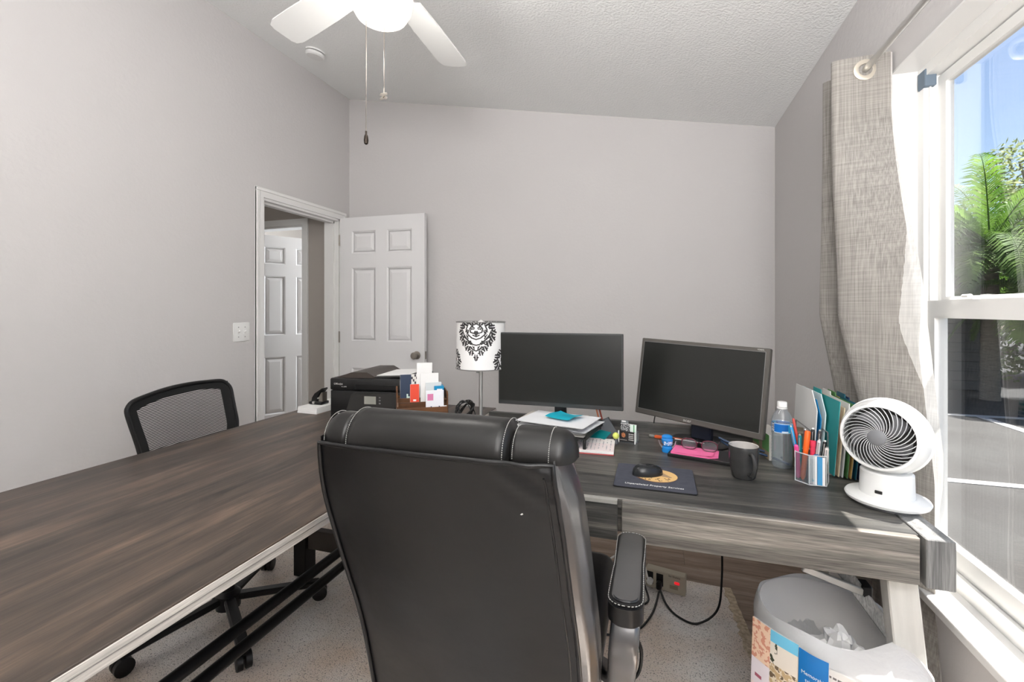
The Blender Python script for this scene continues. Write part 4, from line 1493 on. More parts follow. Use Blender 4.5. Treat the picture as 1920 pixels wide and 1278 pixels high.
# recess for the output and control panel
B().box(-0.07, PW - 0.010, -PD - 0.006, -PD + 0.03, 0.142, 0.172, 0.004, 1).done('feeder_mouth', mat('deep_black', (8, 8, 8), 0.5), pr)
cp = B().prism([(-0.11, 0.045), (-0.085, 0.118), (-0.07, 0.130), (0.195, 0.130), (0.195, 0.102), (0.13, 0.06), (0.08, 0.045)], 0, 0.014, T(0, -PD, 0) @ Matrix.Rotation(PI / 2, 4, 'X') , 0.003).done('control_panel', M['darkplastic'], pr)
B().box(-0.015, 0.045, -PD - 0.0155, -PD - 0.012, 0.078, 0.115, 0.001, 1).done('display', mat('grey_lcd', (150, 150, 142), 0.25), pr)
for k in range(3):
    B().box(0.060, 0.068, -PD - 0.0150, -PD - 0.012, 0.080 + k * 0.014, 0.086 + k * 0.014).done('button', M['greyplastic'], pr, smooth=0)
B().box(-0.12, PW - 0.01, -PD - 0.012, -PD + 0.02, 0.004, 0.026, 0.003, 1).done('paper_tray', bpy.data.materials['deep_black'], pr)
# lid top: feeder hump with sloping tray and paper
B().prism([(-0.19, PH - 0.004), (-0.10, PH + 0.026), (-0.02, PH + 0.027), (0.02, PH + 0.006), (0.02, PH - 0.004)], -0.15, 0.15, Matrix.Rotation(PI / 2, 4, 'X'), 0.002).done('feeder_cover', mat('taupe_black_plastic', (62, 55, 50), 0.45), pr)
B().box(-0.01, 0.198, -0.14, 0.14, PH - 0.002, PH + 0.006, 0.002, 1, Matrix.Rotation(-0.05, 4, 'Y')).done('feeder_tray', M['darkplastic'], pr)
B().box(0.012, 0.19, -0.115, 0.115, PH + 0.0065, PH + 0.009, 0, 1, Matrix.Rotation(-0.05, 4, 'Y')).done('loaded_sheet', M['paper'], pr, smooth=0)
tx = Matrix.Rotation(PI / 2, 4, 'X')
text('model_lettering', 'OfficeJet', 0.012, bpy.data.materials['silver_print'], pr, T(-0.178, -PD - 0.0046, 0.168) @ tx, align='LEFT', wide=1.1)
text('model_lettering', 'Pro 6970', 0.007, bpy.data.materials['silver_print'], pr, T(-0.138, -PD - 0.0046, 0.155) @ tx, align='LEFT')
hb = B().box(-0.160, -0.142, -PD - 0.001, -PD + 0.001, 0.010, 0.028, 0.0005, 1).done('logo_square', bpy.data.materials['silver_print'], pr)
B().box(-0.155, -0.147, -PD - 0.0016, -PD + 0.001, 0.015, 0.023).done('logo_mark', bpy.data.materials['deep_black'], pr, smooth=0)

# paper reams and hole punch
rm = thing('paper_ream', 'white ream of printer paper under the hole punch', 'paper', (-1.665, 1.985, 0.75))
rm.rotation_euler = (0, 0, math.radians(-2))
for k in range(4):
    B().box(-0.072 + 0.001 * (k % 2), 0.05, -0.105 + 0.001 * k, 0.14, k * 0.0078, k * 0.0078 + 0.0076, 0.0006, 1).done('sheet_bundle', M['paper'], rm, smooth=0)
hp = thing('hole_punch', 'black lever hole punch resting on the paper ream', 'hole punch', (-1.690, 1.975, 0.7815))
B().box(-0.035, 0.045, -0.03, 0.03, 0.0, 0.016, 0.005, 2).done('base', M['blackplastic'], hp)
B().prism([(-0.026, 0.014), (-0.022, 0.034), (-0.006, 0.056), (0.022, 0.074), (0.04, 0.085), (0.043, 0.079), (0.026, 0.06), (0.014, 0.036), (0.012, 0.014)], -0.024, 0.024, Matrix.Rotation(PI / 2, 4, 'X'), 0.003).done('lever', M['blackplastic'], hp)
B().prism([(0.016, 0.014), (0.018, 0.04), (0.032, 0.062), (0.042, 0.064), (0.042, 0.014)], -0.018, 0.018, Matrix.Rotation(PI / 2, 4, 'X'), 0.002).done('side_plate', M['nickel'], hp)
B().cyl((0.02, -0.028, 0.034), (0.02, 0.028, 0.034), 0.004, n=10).done('pivot_pin', M['chrome'], hp)
B().cyl((-0.004, -0.0335, 0.011), (-0.004, -0.02, 0.011), 0.007, n=12).done('adjuster', M['chrome'], hp)

# ================================================================== LETTER ORGANISER
og = thing('letter_organiser', 'dark brown wooden desk organiser holding mail', 'organiser', (-0.985, 1.80, 0.795))
og.rotation_euler = (0, 0, math.radians(33))
bw = wood('walnut_board', ((62, 38, 20), (92, 58, 30), (112, 74, 42)), (3, 14, 14), 0.4)
side = [(-0.085, 0.0), (0.085, 0.0), (0.085, 0.105), (0.070, 0.118), (-0.02, 0.105), (-0.085, 0.080)]
# side panels run front to back (local y), boards between
for xx in (-0.11, 0.104):
    pl = [(-0.075, 0.0), (0.085, 0.0), (0.085, 0.125), (0.07, 0.135), (-0.06, 0.085), (-0.075, 0.07)] if xx < 0 else [(-0.04, 0.0), (0.085, 0.0), (0.085, 0.105), (0.07, 0.118), (-0.02, 0.118), (-0.04, 0.105)]
    B().prism(pl, 0, 0.007, T(xx, 0, 0) @ Matrix(((0, 0, 1, 0), (1, 0, 0, 0), (0, 1, 0, 0), (0, 0, 0, 1))), 0.001).done('side_panel', bw, og, smooth=0)
for yy, hh in ((-0.068, 0.06), (-0.02, 0.075), (0.03, 0.085), (0.078, 0.09)):
    B().box(-0.104, 0.104, yy, yy + 0.006, 0.006, hh, 0.001, 1).done('divider', bw, og, smooth=0)
B().box(-0.104, 0.104, -0.07, 0.084, 0.0, 0.006).done('bottom_board', bw, og, smooth=0)
for xx in (-0.108, 0.100):
    B().box(xx, xx + 0.008, -0.07, 0.084, -0.0445, 0.0).done('side_foot', bw, og, smooth=0)
B().box(-0.10, 0.10, 0.076, 0.084, -0.0445, 0.0).done('back_board', bw, og, smooth=0)
B().box(0.02, 0.104, -0.04, 0.078, 0.082, 0.088, 0.001, 1).done('shelf', bw, og, smooth=0)
def mailpiece(name, label, w_, h_, th, loc, rz, tilt, colfn=None, m=None, cat='envelope', nu=12, nv=16):
    t = thing(name, label, cat, loc, rz, group='mail in the organiser')
    mt = Matrix.Rotation(tilt, 4, 'X')
    B().box(-w_ / 2, w_ / 2, 0, th, 0, h_, 0.0008, 1, mt).done('body', m or M['paper'], t, smooth=0)
    if colfn:
        painted('printed_face', lambda u, v: mt @ Vector((lerp(-w_ / 2 + .0006, w_ / 2 - .0006, u), -0.0004, lerp(0.0006, h_ - 0.0006, v))), nu, nv, colfn, M['print'], t)
    return t
rz0 = math.radians(33)
def og_pt(x, y, z):
    v = rot_z(rz0) @ Vector((x, y, z))
    return (v.x - 0.985, v.y + 1.80, v.z + 0.795)
def c_navy(u, v):
    if 0.3 < u < 0.8 and 0.35 < v < 0.5 + 0.1 * math.sin(9 * u):
        return (206, 226, 216)
    if v > 0.75 and u > 0.6:
        return (210, 206, 200) if (int(u * 12) + int(v * 16)) % 3 else (60, 50, 60)
    return (28, 46, 72) if v > 0.4 else (32, 92, 122)
def c_orange(u, v):
    if 0.35 < u < 0.7 and 0.42 < v < 0.5:
        return (250, 240, 236)
    return (226, 72, 44)
def c_env(u, v):
    return (236, 236, 240) if not (0.1 < u < 0.4 and 0.62 < v < 0.85) else (206, 120, 160)
def c_grey(u, v):
    if 0.55 < u < 0.9 and 0.2 < v < 0.9 and int(v * 14) % 3 == 0:
        return (150, 154, 158)
    return (206, 210, 210)
mailpiece('brochure', 'navy and teal leaflet at the left of the organiser', 0.085, 0.175, 0.003, og_pt(-0.050, 0.052, 0.012), rz0, -0.06, c_navy, cat='leaflet')
mailpiece('mail_card', 'bright orange-red card in the organiser', 0.040, 0.135, 0.002, og_pt(-0.030, 0.022, 0.012), rz0, -0.05, c_orange, cat='card')
mailpiece('booklet', 'tallest white booklet standing in the organiser', 0.070, 0.225, 0.010, og_pt(0.016, 0.052, 0.012), rz0, -0.04, None, cat='booklet')
mailpiece('envelope', 'wide white envelope just below the tallest booklet', 0.080, 0.185, 0.004, og_pt(0.035, 0.012, 0.010), rz0, -0.05, None)
mailpiece('statement_sheet', 'pale grey printed statement in the organiser', 0.070, 0.145, 0.003, og_pt(0.050, -0.008, 0.012), rz0, -0.05, c_grey, cat='paper sheet')
mailpiece('stamped_envelope', 'front white envelope with a pink stamp', 0.078, 0.115, 0.003, og_pt(0.052, -0.044, 0.012), rz0, -0.03, c_env)
def c_lab(u, v):
    return (36, 60, 110) if (int(u * 10) * 7 + int(v * 6) * 3) % 5 == 0 else (226, 226, 232)
mailpiece('postcard', 'small white and blue card low in the front slot', 0.070, 0.058, 0.002, og_pt(0.066, -0.066, 0.006), rz0, 0.0, c_lab, cat='card')
ib = thing('ink_box', 'small bright blue ink carton on the organiser shelf', 'box', og_pt(0.074, 0.012, 0.0885), rz0)
B().box(-0.021, 0.021, -0.028, 0.028, 0, 0.052, 0.001, 1).done('carton', mat('ink_box_blue', (22, 138, 186), 0.4), ib)
B().box(-0.010, 0.014, -0.0286, -0.02, 0.010, 0.040, 0.0002, 1).done('label_panel', M['paper'], ib, smooth=0)
text('label_lettering', '63', 0.02, bpy.data.materials['ink_box_blue'], ib, T(0.002, -0.0290, 0.025) @ tx)

# ================================================================== DESK ITEMS
DT = 0.7502
# letter tray with papers and teal note
PT = 0.018
ty = thing('paper_tray', 'black letter tray loaded with loose papers below the monitor', 'tray', (-0.375, 1.80, DT))
ty.rotation_euler = (0, 0, math.radians(-8))
b = B()
b.box(-0.155, 0.155, -0.125, 0.115, 0.048, 0.052, 0.001, 1)
b.box(-0.155, -0.151, -0.125, 0.115, 0.052, 0.068)
b.box(0.151, 0.155, -0.125, 0.115, 0.052, 0.068)
b.box(-0.155, 0.155, 0.111, 0.115, 0.052, 0.073)
for (xx, yy) in ((-0.145, -0.115), (0.145, -0.115), (-0.145, 0.105), (0.145, 0.105)):
    b.cyl((xx, yy, 0), (xx, yy, 0.049), 0.006, n=8)
b.done('tray_frame', M['blackplastic'], ty, smooth=0)
rnd = random.Random(6)
def loose_sheet(k, z, dx_, dy_, rz, col, curl, lab, ww=0.28, hh=0.216, lines=True):
    t = thing('loose_sheet', lab, 'paper sheet', (-0.375 + dx_, 1.80 + dy_, DT + z + PT), rz, group='papers piled in the letter tray')
    def f(u, v):
        x, y = (u - 0.5) * ww, (v - 0.5) * hh
        return Vector((x, y, curl * (2 * u - 1) ** 2 * 0.5 + curl * (1 - v) ** 2))
    def c_(u, v):
        if lines and 0.12 < u < 0.86 and int(v * 30) % 4 == 0 and noise.noise(Vector((u * 20, v * 30, k))) > -0.1:
            return tuple(max(0, c - 60) for c in col)
        return col
    painted('sheet', f, 28, 30, c_, M['print'], t)
    o = B().grid(lambda u, v: f(u, v) + Vector((0, 0, -0.0016)), 10, 10).done('sheet_underside', M['paper'], t)
    return t
r8 = math.radians(-8)
loose_sheet(1, 0.0375, 0.0, -0.005, r8, (226, 222, 214), 0.0, 'lowest cream sheet in the letter tray pile')
loose_sheet(2, 0.045, -0.012, -0.010, r8 + 0.05, (232, 232, 232), 0.001, 'printed white sheet third from the top of the tray pile')
loose_sheet(3, 0.053, 0.018, -0.004, r8 - 0.10, (238, 238, 240), 0.001, 'white sheet skewed to the right in the tray pile')
loose_sheet(4, 0.063, -0.022, 0.035, r8 + 0.06, (206, 198, 188), 0.002, 'beige sheet at the back of the tray pile', 0.25, 0.17)
loose_sheet(5, 0.070, 0.008, -0.018, r8 - 0.06, (242, 242, 244), 0.002, 'topmost white sheet under the teal note', lines=False)
tn = thing('teal_note', 'bright teal sticky note on the topmost paper', 'sticky note', (-0.348, 1.803, DT + 0.0785 + PT), math.radians(-24))
teal = mat('teal_paper', (24, 168, 190), 0.6)
b = B()
b.grid(lambda u, v: Vector(((u - .5) * 0.115, (v - .5) * 0.11, 0.006 * (2 * u - 1) ** 2 * (0.4 + v) + 0.003 * math.sin(5 * v))), 16, 12)
b.done('note_sheet', teal, tn, smooth=80)
# pencils behind the tray
for k, (x, y, a, col, lab) in enumerate(((-0.212, 1.93, 0.30, (196, 120, 90), 'tan pencil leaning behind the letter tray'), (-0.200, 1.935, 0.22, (150, 70, 56), 'red-brown pencil leaning behind the letter tray'))):
    t = thing('pencil', lab, 'pencil', (x, y, DT), group='pencils behind the tray')
    d = Vector((-0.035, -0.01, 0.155)).normalized()
    pm = mat('pencil_paint_%d' % k, col, 0.5)
    B().cyl((0, 0, 0.012), tuple(d * 0.13), 0.0038, n=6).done('shaft', pm, t, smooth=0)
    B().cyl(tuple(d * 0.13), tuple(d * 0.142), 0.004, n=10).done('ferrule', M['chrome'], t)
    B().cyl(tuple(d * 0.142), tuple(d * 0.152), 0.0036, n=10).done('eraser', mat('pink_eraser_%d' % k, (206, 130, 120), 0.8), t)
    B().cyl((0, 0, 0.0005), (0, 0, 0.012), 0.0004, 0.0038, 6).done('tip', M['cardboard'], t)
# grey folded card stack and teal booklet beside the card holder
gc = thing('grey_folder', 'dark grey folded card leaning beside the card holder', 'folder', (-0.178, 1.872, DT), math.radians(20))
gm = mat('dark_grey_card', (74, 76, 80), 0.6)
B().box(-0.040, 0.046, 0.0, 0.002, 0.002, 0.075, 0.0004, 1, Matrix.Rotation(-0.5, 4, 'X') @ Matrix.Rotation(-0.5, 4, 'Y')).done('front_leaf', gm, gc, smooth=0)
B().box(-0.040, 0.046, 0.012, 0.014, 0.002, 0.080, 0.0004, 1, Matrix.Rotation(-0.38, 4, 'X') @ Matrix.Rotation(-0.42, 4, 'Y')).done('rear_leaf', mat('black_card', (30, 31, 33), 0.5), gc, smooth=0)
tbk = thing('teal_booklet', 'small teal booklet lying at the tray corner', 'booklet', (-0.215, 1.845, DT), math.radians(-30))
B().box(-0.035, 0.035, -0.025, 0.03, 0.0, 0.004, 0.0005, 1, Matrix.Rotation(0.45, 4, 'X') @ T(0, 0.012, 0.014)).done('cover', mat('dark_teal_cover', (8, 120, 124), 0.45), tbk, smooth=0)
yb_ = thing('yellow_ball', 'tiny yellow-green rubber ball beside the card holder', 'ball', (-0.148, 1.822, DT))
B().sphere((0, 0, 0.030), 0.013, 14, 10).done('ball', mat('lime_rubber', (214, 220, 110), 0.5), yb_)
B().lathe([(0, 0), (0.012, 0), (0.012, 0.004), (0.006, 0.018), (0, 0.02)], 14).done('stand', gm, yb_)
# business card holder: front card row and taller rear cards
bh = thing('card_holder', 'clear business card holder with black cards', 'card holder', (-0.103, 1.853, DT), math.radians(-16))
clr = clear_mat('clear_acrylic', (238, 242, 244), 0.02, 0.10, 0.75, haze=0.10)
M['acrylic'] = clr
b = B()
b.box(-0.035, 0.035, -0.016, 0.022, 0.0, 0.003)
b.box(-0.035, 0.035, 0.019, 0.022, 0.003, 0.045)
b.done('holder_body', clr, bh, smooth=0)
for xx in (-0.035, 0.031):
    B().box(xx, xx + 0.004, -0.019, -0.013, 0.0, 0.046, 0.001, 1).done('holder_clip', M['white'], bh)
bc = thing('business_card', 'front black business card with an orange round logo', 'business card', (-0.103, 1.853, DT + 0.0035), math.radians(-16), group='cards in the holder')
def c_bc(u, v):
    du, dv = (u - 0.24) * 1.75, v - 0.62
    if math.hypot(du, dv) < 0.24:
        return (196, 128, 84) if noise.noise(Vector((u * 20, v * 14, 1))) > -0.2 else (130, 70, 44)
    if 0.6 < u < 0.93 and 0.1 < v < 0.88 and int(v * 22) % 4 < 2 and noise.noise(Vector((u * 26, int(v * 6), 4))) > -0.35:
        return (190, 188, 184)
    if u < 0.48 and 0.10 < v < 0.18:
        return (150, 146, 140)
    return (40, 39, 40)
B().box(-0.030, 0.030, -0.010, -0.004, 0, 0.040).done('card_stack', bpy.data.materials['black_card'], bc, smooth=0)
painted('card_print', lambda u, v: Vector((lerp(-0.030, 0.030, u), -0.0104, lerp(0.001, 0.040, v))), 44, 30, c_bc, M['print'], bc)
bc2 = thing('business_card', 'taller card in the rear slot with white and green edge', 'business card', (-0.103, 1.853, DT + 0.0035), math.radians(-16), group='cards in the holder')
def c_bc2(u, v):
    if u > 0.9:
        return (226, 244, 232)
    if u > 0.82:
        return (46, 150, 84)
    if u > 0.62:
        return (226, 240, 230)
    if noise.noise(Vector((u * 22, v * 22, 8))) > 0.12:
        return (196, 196, 196)
    return (62, 64, 66)
B().box(-0.032, 0.030, 0.006, 0.012, 0, 0.066).done('card_stack', M['paper'], bc2, smooth=0)
painted('card_print', lambda u, v: Vector((lerp(-0.032, 0.030, u), 0.0055, lerp(0.001, 0.066, v))), 36, 30, c_bc2, M['print'], bc2)
bc3 = thing('business_card', 'rearmost grey card standing highest in the holder', 'business card', (-0.103, 1.853, DT + 0.0035), math.radians(-16), group='cards in the holder')
B().box(-0.034, -0.004, 0.0135, 0.016, 0, 0.078).done('card_stack', mat('grey_card', (110, 114, 116), 0.6), bc3, smooth=0)
B().box(-0.031, -0.014, 0.0130, 0.0136, 0.071, 0.076).done('card_label', M['paper'], bc3, smooth=0)

# notepad
npd = thing('notepad', 'white lined notepad lying by the chair headrest', 'notepad', (-0.215, 1.742, DT))
npd.rotation_euler = (0, 0, math.radians(3))
B().box(-0.075, 0.068, -0.085, 0.085, 0.0, 0.004, 0.0006, 1).done('backing', mat('red_pad_edge', (190, 90, 90), 0.7), npd, smooth=0)
B().box(-0.075, 0.068, -0.084, 0.085, 0.004, 0.013, 0.0008, 1).done('page_block', M['paper'], npd, smooth=0)
def c_np(u, v):
    if int(u * 40) % 4 == 0 and noise.noise(Vector((u * 8, v * 20, 6))) > -0.05 and 0.1 < v < 0.95:
        return (170, 168, 172)
    return (242, 228, 226) if v < 0.6 else (244, 238, 234)
painted('top_page', lambda u, v: Vector((lerp(-0.0742, 0.0672, u), lerp(-0.0832, 0.0842, v), 0.0133)), 40, 30, c_np, M['print'], npd)

# blue figurine bottle
bf = thing('blue_robot_toy', 'small bright blue toy bottle with silver arms', 'toy', (0.041, 1.772, DT))
blue = mat('glossy_blue', (36, 132, 208), 0.25)
B().lathe([(0, 0), (0.018, 0), (0.0195, 0.004), (0.018, 0.018), (0.013, 0.023), (0.014, 0.027), (0.019, 0.034), (0.0205, 0.046), (0.0175, 0.051), (0.019, 0.053), (0.0185, 0.058), (0.012, 0.062), (0, 0.063)], 24).done('body', blue, bf)
painted('label_band', lambda u, v: Vector((0.0198 * math.cos(-2.2 + 1.8 * u), 0.0198 * math.sin(-2.2 + 1.8 * u), 0.028 + 0.016 * v)) * 1.0, 18, 10, lambda u, v: (214, 224, 234) if noise.noise(Vector((u * 5, v * 5, 0))) > 0.0 else (60, 140, 206), M['print'], bf)
for sg in (-1, 1):
    B().tube([(sg * 0.017, -0.002, 0.016), (sg * 0.026, -0.004, 0.028), (sg * 0.030, -0.004, 0.042)], [0.003, 0.0022, 0.0015], 8).done('arm', M['chrome'], bf)
# screwdriver / orange pen at the back
sw_ = thing('utility_knife', 'orange utility knife lying at the back of the desk', 'knife', (0.045, 1.935, DT), math.radians(-14))
om = mat('orange_plastic', (206, 92, 48), 0.4)
B().box(-0.05, 0.075, -0.008, 0.008, 0.001, 0.013, 0.004, 2).done('handle', om, sw_)
B().box(-0.072, -0.05, -0.006, 0.006, 0.003, 0.011, 0.001, 1).done('blade_end', M['chrome'], sw_)
B().box(-0.01, 0.03, -0.0085, -0.004, 0.006, 0.013, 0.001, 1).done('slider', M['blackplastic'], sw_)
# small white papers
wp = thing('receipt', 'small white receipt curled behind the pink notepad', 'receipt', (0.115, 1.862, DT + 0.001), math.radians(-18))
B().grid(lambda u, v: Vector(((u - .5) * 0.11, (v - .5) * 0.07, 0.012 * (2 * v - 1) ** 2 + 0.001)), 10, 10).done('slip', M['paper'], wp, smooth=80)
# black organiser pad under pink notes
bp = thing('black_notebook', 'thin black notebook under the pink note pad', 'notebook', (0.150, 1.745, DT), math.radians(-13))
B().box(-0.10, 0.105, -0.055, 0.075, 0.0, 0.012, 0.002, 1).done('cover', M['blackplastic'], bp)
B().box(-0.098, 0.1035, -0.053, 0.073, 0.003, 0.009).done('pages', M['darkplastic'], bp, smooth=0)
pk = thing('pink_note_pad', 'hot pink sticky note pad under the eyeglasses', 'note pad', (0.137, 1.738, DT + 0.0125), math.radians(-13))
pink = mat('hot_pink_paper', (246, 116, 168), 0.6)
B().prism([(-0.078, -0.042), (0.045, -0.042), (0.075, -0.020), (0.070, 0.050), (-0.072, 0.050)], 0, 0.006, None, 0.0005).done('note_block', pink, pk, smooth=0)
B().grid(lambda u, v: Vector((lerp(-0.078, 0.06, u), lerp(-0.044, 0.05, v), 0.0065 + 0.004 * max(0, u - 0.7) / 0.3 * (1 - v))), 12, 8).done('top_note', pink, pk, smooth=80)
# eyeglasses
eg = thing('eyeglasses', 'dark red framed eyeglasses resting on the pink pad', 'eyeglasses', (0.150, 1.758, DT + 0.020), math.radians(-13))
frm = mat('burgundy_acetate', (86, 24, 44), 0.3)
for sg in (-1, 1):
    ring = []
    for k in range(22):
        a = 2 * PI * k / 22
        ring.append((sg * 0.034 + 0.026 * math.copysign(abs(math.cos(a)) ** 0.8, math.cos(a)), -0.004, 0.019 + 0.0185 * math.copysign(abs(math.sin(a)) ** 0.8, math.sin(a))))
    B().tube(ring, 0.0018, 6, closed=True).done('rim', frm, eg)
    lb = B()
    vs = [lb.bm.verts.new((p[0], -0.004, p[2])) for p in ring]
    lb.bm.faces.new(vs)
    lb.done('lens', clr, eg, smooth=0)
    B().tube(crom([(sg * 0.061, -0.002, 0.026), (sg * 0.062, 0.03, 0.024), (sg * 0.058, 0.075, 0.018), (sg * 0.055, 0.10, 0.006)], 5), 0.0017, 6).done('temple', frm, eg)
B().tube(crom([(-0.009, -0.004, 0.024), (0, -0.005, 0.028), (0.009, -0.004, 0.024)], 5), 0.0016, 6).done('bridge', frm, eg)
# blue cables behind the mug
b = B()
b.tube(crom([(0.0, 0.06, 0.03), (0.03, 0.03, 0.02), (0.09, 0.02, 0.014), (0.15, -0.02, 0.008), (0.19, -0.08, 0.006)], 8), 0.004, 6)
b.tube(crom([(-0.01, 0.05, 0.045), (0.03, 0.035, 0.032), (0.10, 0.03, 0.022), (0.17, -0.01, 0.012), (0.20, -0.06, 0.01)], 8), 0.004, 6)
o = b.done('blue_cable', mat('navy_cable', (26, 52, 84), 0.45), None)
o.location = (0.235, 1.80, DT + 0.002)
tag(o, 'dark blue cables trailing from the monitor behind the mug', 'cable')
b = B()
b.tube(crom([(0, 0, 0.10), (0.012, -0.004, 0.12), (0.03, -0.005, 0.112), (0.045, -0.006, 0.095), (0.07, -0.005, 0.10)], 8), 0.0025, 6)
b.tube(crom([(0, 0, 0.10), (-0.006, 0.02, 0.06), (-0.008, 0.05, 0.0)], 6), 0.0025, 6)
o = b.done('monitor_cable', M['blackplastic'], None)
o.location = (0.0, 1.985, DT - 0.01)
tag(o, 'thin black cable looping below the taupe-framed monitor', 'cable')

# mug
mg = thing('coffee_mug', 'dark grey ceramic coffee mug with pale inside', 'mug', (0.263, 1.575, DT))
gz = mat('charcoal_glaze', (62, 62, 62), 0.24, var=(50, 50, 50), vscale=14)
gi_ = mat('pale_inner_glaze', (186, 182, 178), 0.3)
B().lathe([(0, 0), (0.031, 0), (0.034, 0.003), (0.039, 0.03), (0.0425, 0.065), (0.0435, 0.098), (0.0425, 0.1)], 40).done('cup', gz, mg, smooth=50)
B().lathe([(0.0425, 0.1), (0.0405, 0.0985), (0.039, 0.06), (0.034, 0.02), (0, 0.008)], 40).done('inside', gi_, mg, smooth=50)
ha = math.radians(-75)
hp_ = crom([(0.040, 0, 0.082), (0.058, 0, 0.084), (0.071, 0, 0.066), (0.068, 0, 0.040), (0.052, 0, 0.022), (0.037, 0, 0.020)], 7)
B().tube([rot_z(ha) @ Vector(p) for p in hp_], 0.0060, 10).done('handle', gz, mg)

# mouse pad and mouse
mpd = thing('mouse_pad', 'dark slate mouse pad with printed business name', 'mouse pad', (-0.003, 1.479, DT))
slate = mat('slate_fabric', (72, 74, 84), 0.75, var=(64, 66, 76), vscale=40)
pl = []
for (cx, cy, a0) in ((0.108, 0.095, 0), (-0.108, 0.095, PI / 2), (-0.108, -0.095, PI), (0.108, -0.095, 1.5 * PI)):
    for k in range(6):
        a = a0 + PI / 2 * k / 5
        pl.append((cx + 0.01 * math.cos(a), cy + 0.01 * math.sin(a)))
B().prism(pl, 0, 0.003, None, 0.0008).done('rubber_base', M['blackplastic'], mpd, smooth=0)
B().prism([(x * 0.985, y * 0.985) for x, y in pl], 0.003, 0.0036).done('fabric_top', slate, mpd, smooth=0)
tan = mat('tan_print', (222, 182, 122), 0.75)
mar = mat('brown_print', (120, 82, 66), 0.75)
def ell(cx, cy, rx, ry, z0, z1):
    return B().prism([(cx + rx * math.cos(2 * PI * k / 36), cy + ry * math.sin(2 * PI * k / 36)) for k in range(36)], z0, z1)
ell(0.004, 0.016, 0.0655, 0.0605, 0.0036, 0.0038).done('logo_outline', mar, mpd, smooth=0)
ell(0.006, 0.017, 0.062, 0.057, 0.0038, 0.0040).done('logo_disc', tan, mpd, smooth=0)
B().prism([(-0.004, 0.06), (0.014, 0.058), (0.052, 0.008), (0.046, 0.004), (0.0, 0.02)], 0.0040, 0.0042).done('logo_roof', mat('taupe_print', (170, 140, 110), 0.75), mpd, smooth=0)
rnd = random.Random(31)
b = B()
for k in range(34):
    x, y = rnd.uniform(-0.045, 0.045), rnd.uniform(-0.034, -0.004)
    b.prism([(x + 0.003, y), (x, y + 0.004), (x - 0.002, y - 0.002)], 0.0040, 0.0042)
b.done('logo_marks', mat('dark_print', (70, 54, 40), 0.75), mpd, smooth=0)['kind'] = 'stuff'
text('pad_lettering', 'Unparalleled Property Services', 0.0155, mat('white_print', (232, 230, 226), 0.75), mpd, T(-0.002, -0.074, 0.0038), shear=0.15, wide=0.86)
ms = thing('computer_mouse', 'glossy black wireless mouse on the mouse pad', 'mouse', (-0.024, 1.498, DT + 0.0042), math.radians(-62))
def mouse_f(u, v):
    a = 2 * PI * u
    t = v * PI / 2
    rx, ry = 0.030, 0.050
    k = math.cos(t) ** 0.5 if v < 1 else 0.0
    return Vector((rx * k * math.cos(a), ry * k * math.sin(a) * (1.0), 0.003 + 0.027 * math.sin(t) * (1 - 0.10 * math.sin(a))))
b = B()
b.grid(mouse_f, 32, 14, closeu=True)
o = b.done('shell', mat('mouse_gloss', (36, 38, 40), 0.22), ms, smooth=70, recalc=True)
B().prism([(0.0298 * math.cos(2 * PI * k / 28), 0.0497 * math.sin(2 * PI * k / 28)) for k in range(28)], 0, 0.004).done('underside', M['blackplastic'], ms)
B().cyl((-0.003, 0.024, 0.0205), (0.003, 0.024, 0.0205), 0.006, n=14).done('scroll_wheel', M['greyplastic'], ms)

# water bottle
wb = thing('water_bottle', 'clear plastic water bottle with a blue label', 'bottle', (0.402, 1.715, DT))
pet = clear_mat('clear_plastic_bottle', (244, 248, 250), 0.04, 0.08, 0.7, haze=0.10, hazecol=(235, 240, 245))
prof = [(0, 0.004), (0.012, 0.002), (0.024, 0.0), (0.029, 0.005), (0.0305, 0.014)]
for i in range(9):
    z = 0.018 + i * 0.0105
    prof += [(0.0312, z), (0.0302, z + 0.005)]
prof += [(0.0315, 0.115), (0.0305, 0.119), (0.0305, 0.148), (0.0315, 0.151), (0.0305, 0.160), (0.024, 0.178), (0.0145, 0.191), (0.0125, 0.196), (0.0125, 0.204)]
B().lathe(prof, 32).done('bottle_shell', pet, wb, smooth=40)
B().lathe([(0, 0.006), (0.028, 0.008), (0.0285, 0.11), (0.0285, 0.143), (0, 0.143)], 28).done('water', clear_mat('water', (246, 249, 250), 0.0, 0.04, 0.3, haze=0.03), wb, smooth=40)
def c_lbl(u, v):
    if u < 0.16:
        return (196, 200, 206) if int(v * 16) % 3 else (60, 60, 70)
    if v > 0.92 or v < 0.06:
        return (190, 214, 232)
    if 0.40 < u < 0.62 and 0.1 < v < 0.2:
        return (220, 234, 244)
    return (20, 108, 190) if u < 0.62 else (40, 170, 224)
painted('label_sleeve', lambda u, v: Vector((0.0312 * math.cos(PI * 1.02 + 2 * PI * u), 0.0312 * math.sin(PI * 1.02 + 2 * PI * u), 0.118 + 0.031 * v)), 40, 14, lambda u, v: c_lbl((u * 2) % 1.0, v), M['gloss_print'], wb)
B().lathe([(0.0145, 0.200), (0.0148, 0.214), (0.0135, 0.217), (0, 0.217)], 24).done('cap', M['white'], wb, smooth=40)
B().lathe([(0.0155, 0.1945), (0.0155, 0.198), (0.0125, 0.199)], 24).done('neck_ring', M['white'], wb, smooth=40)

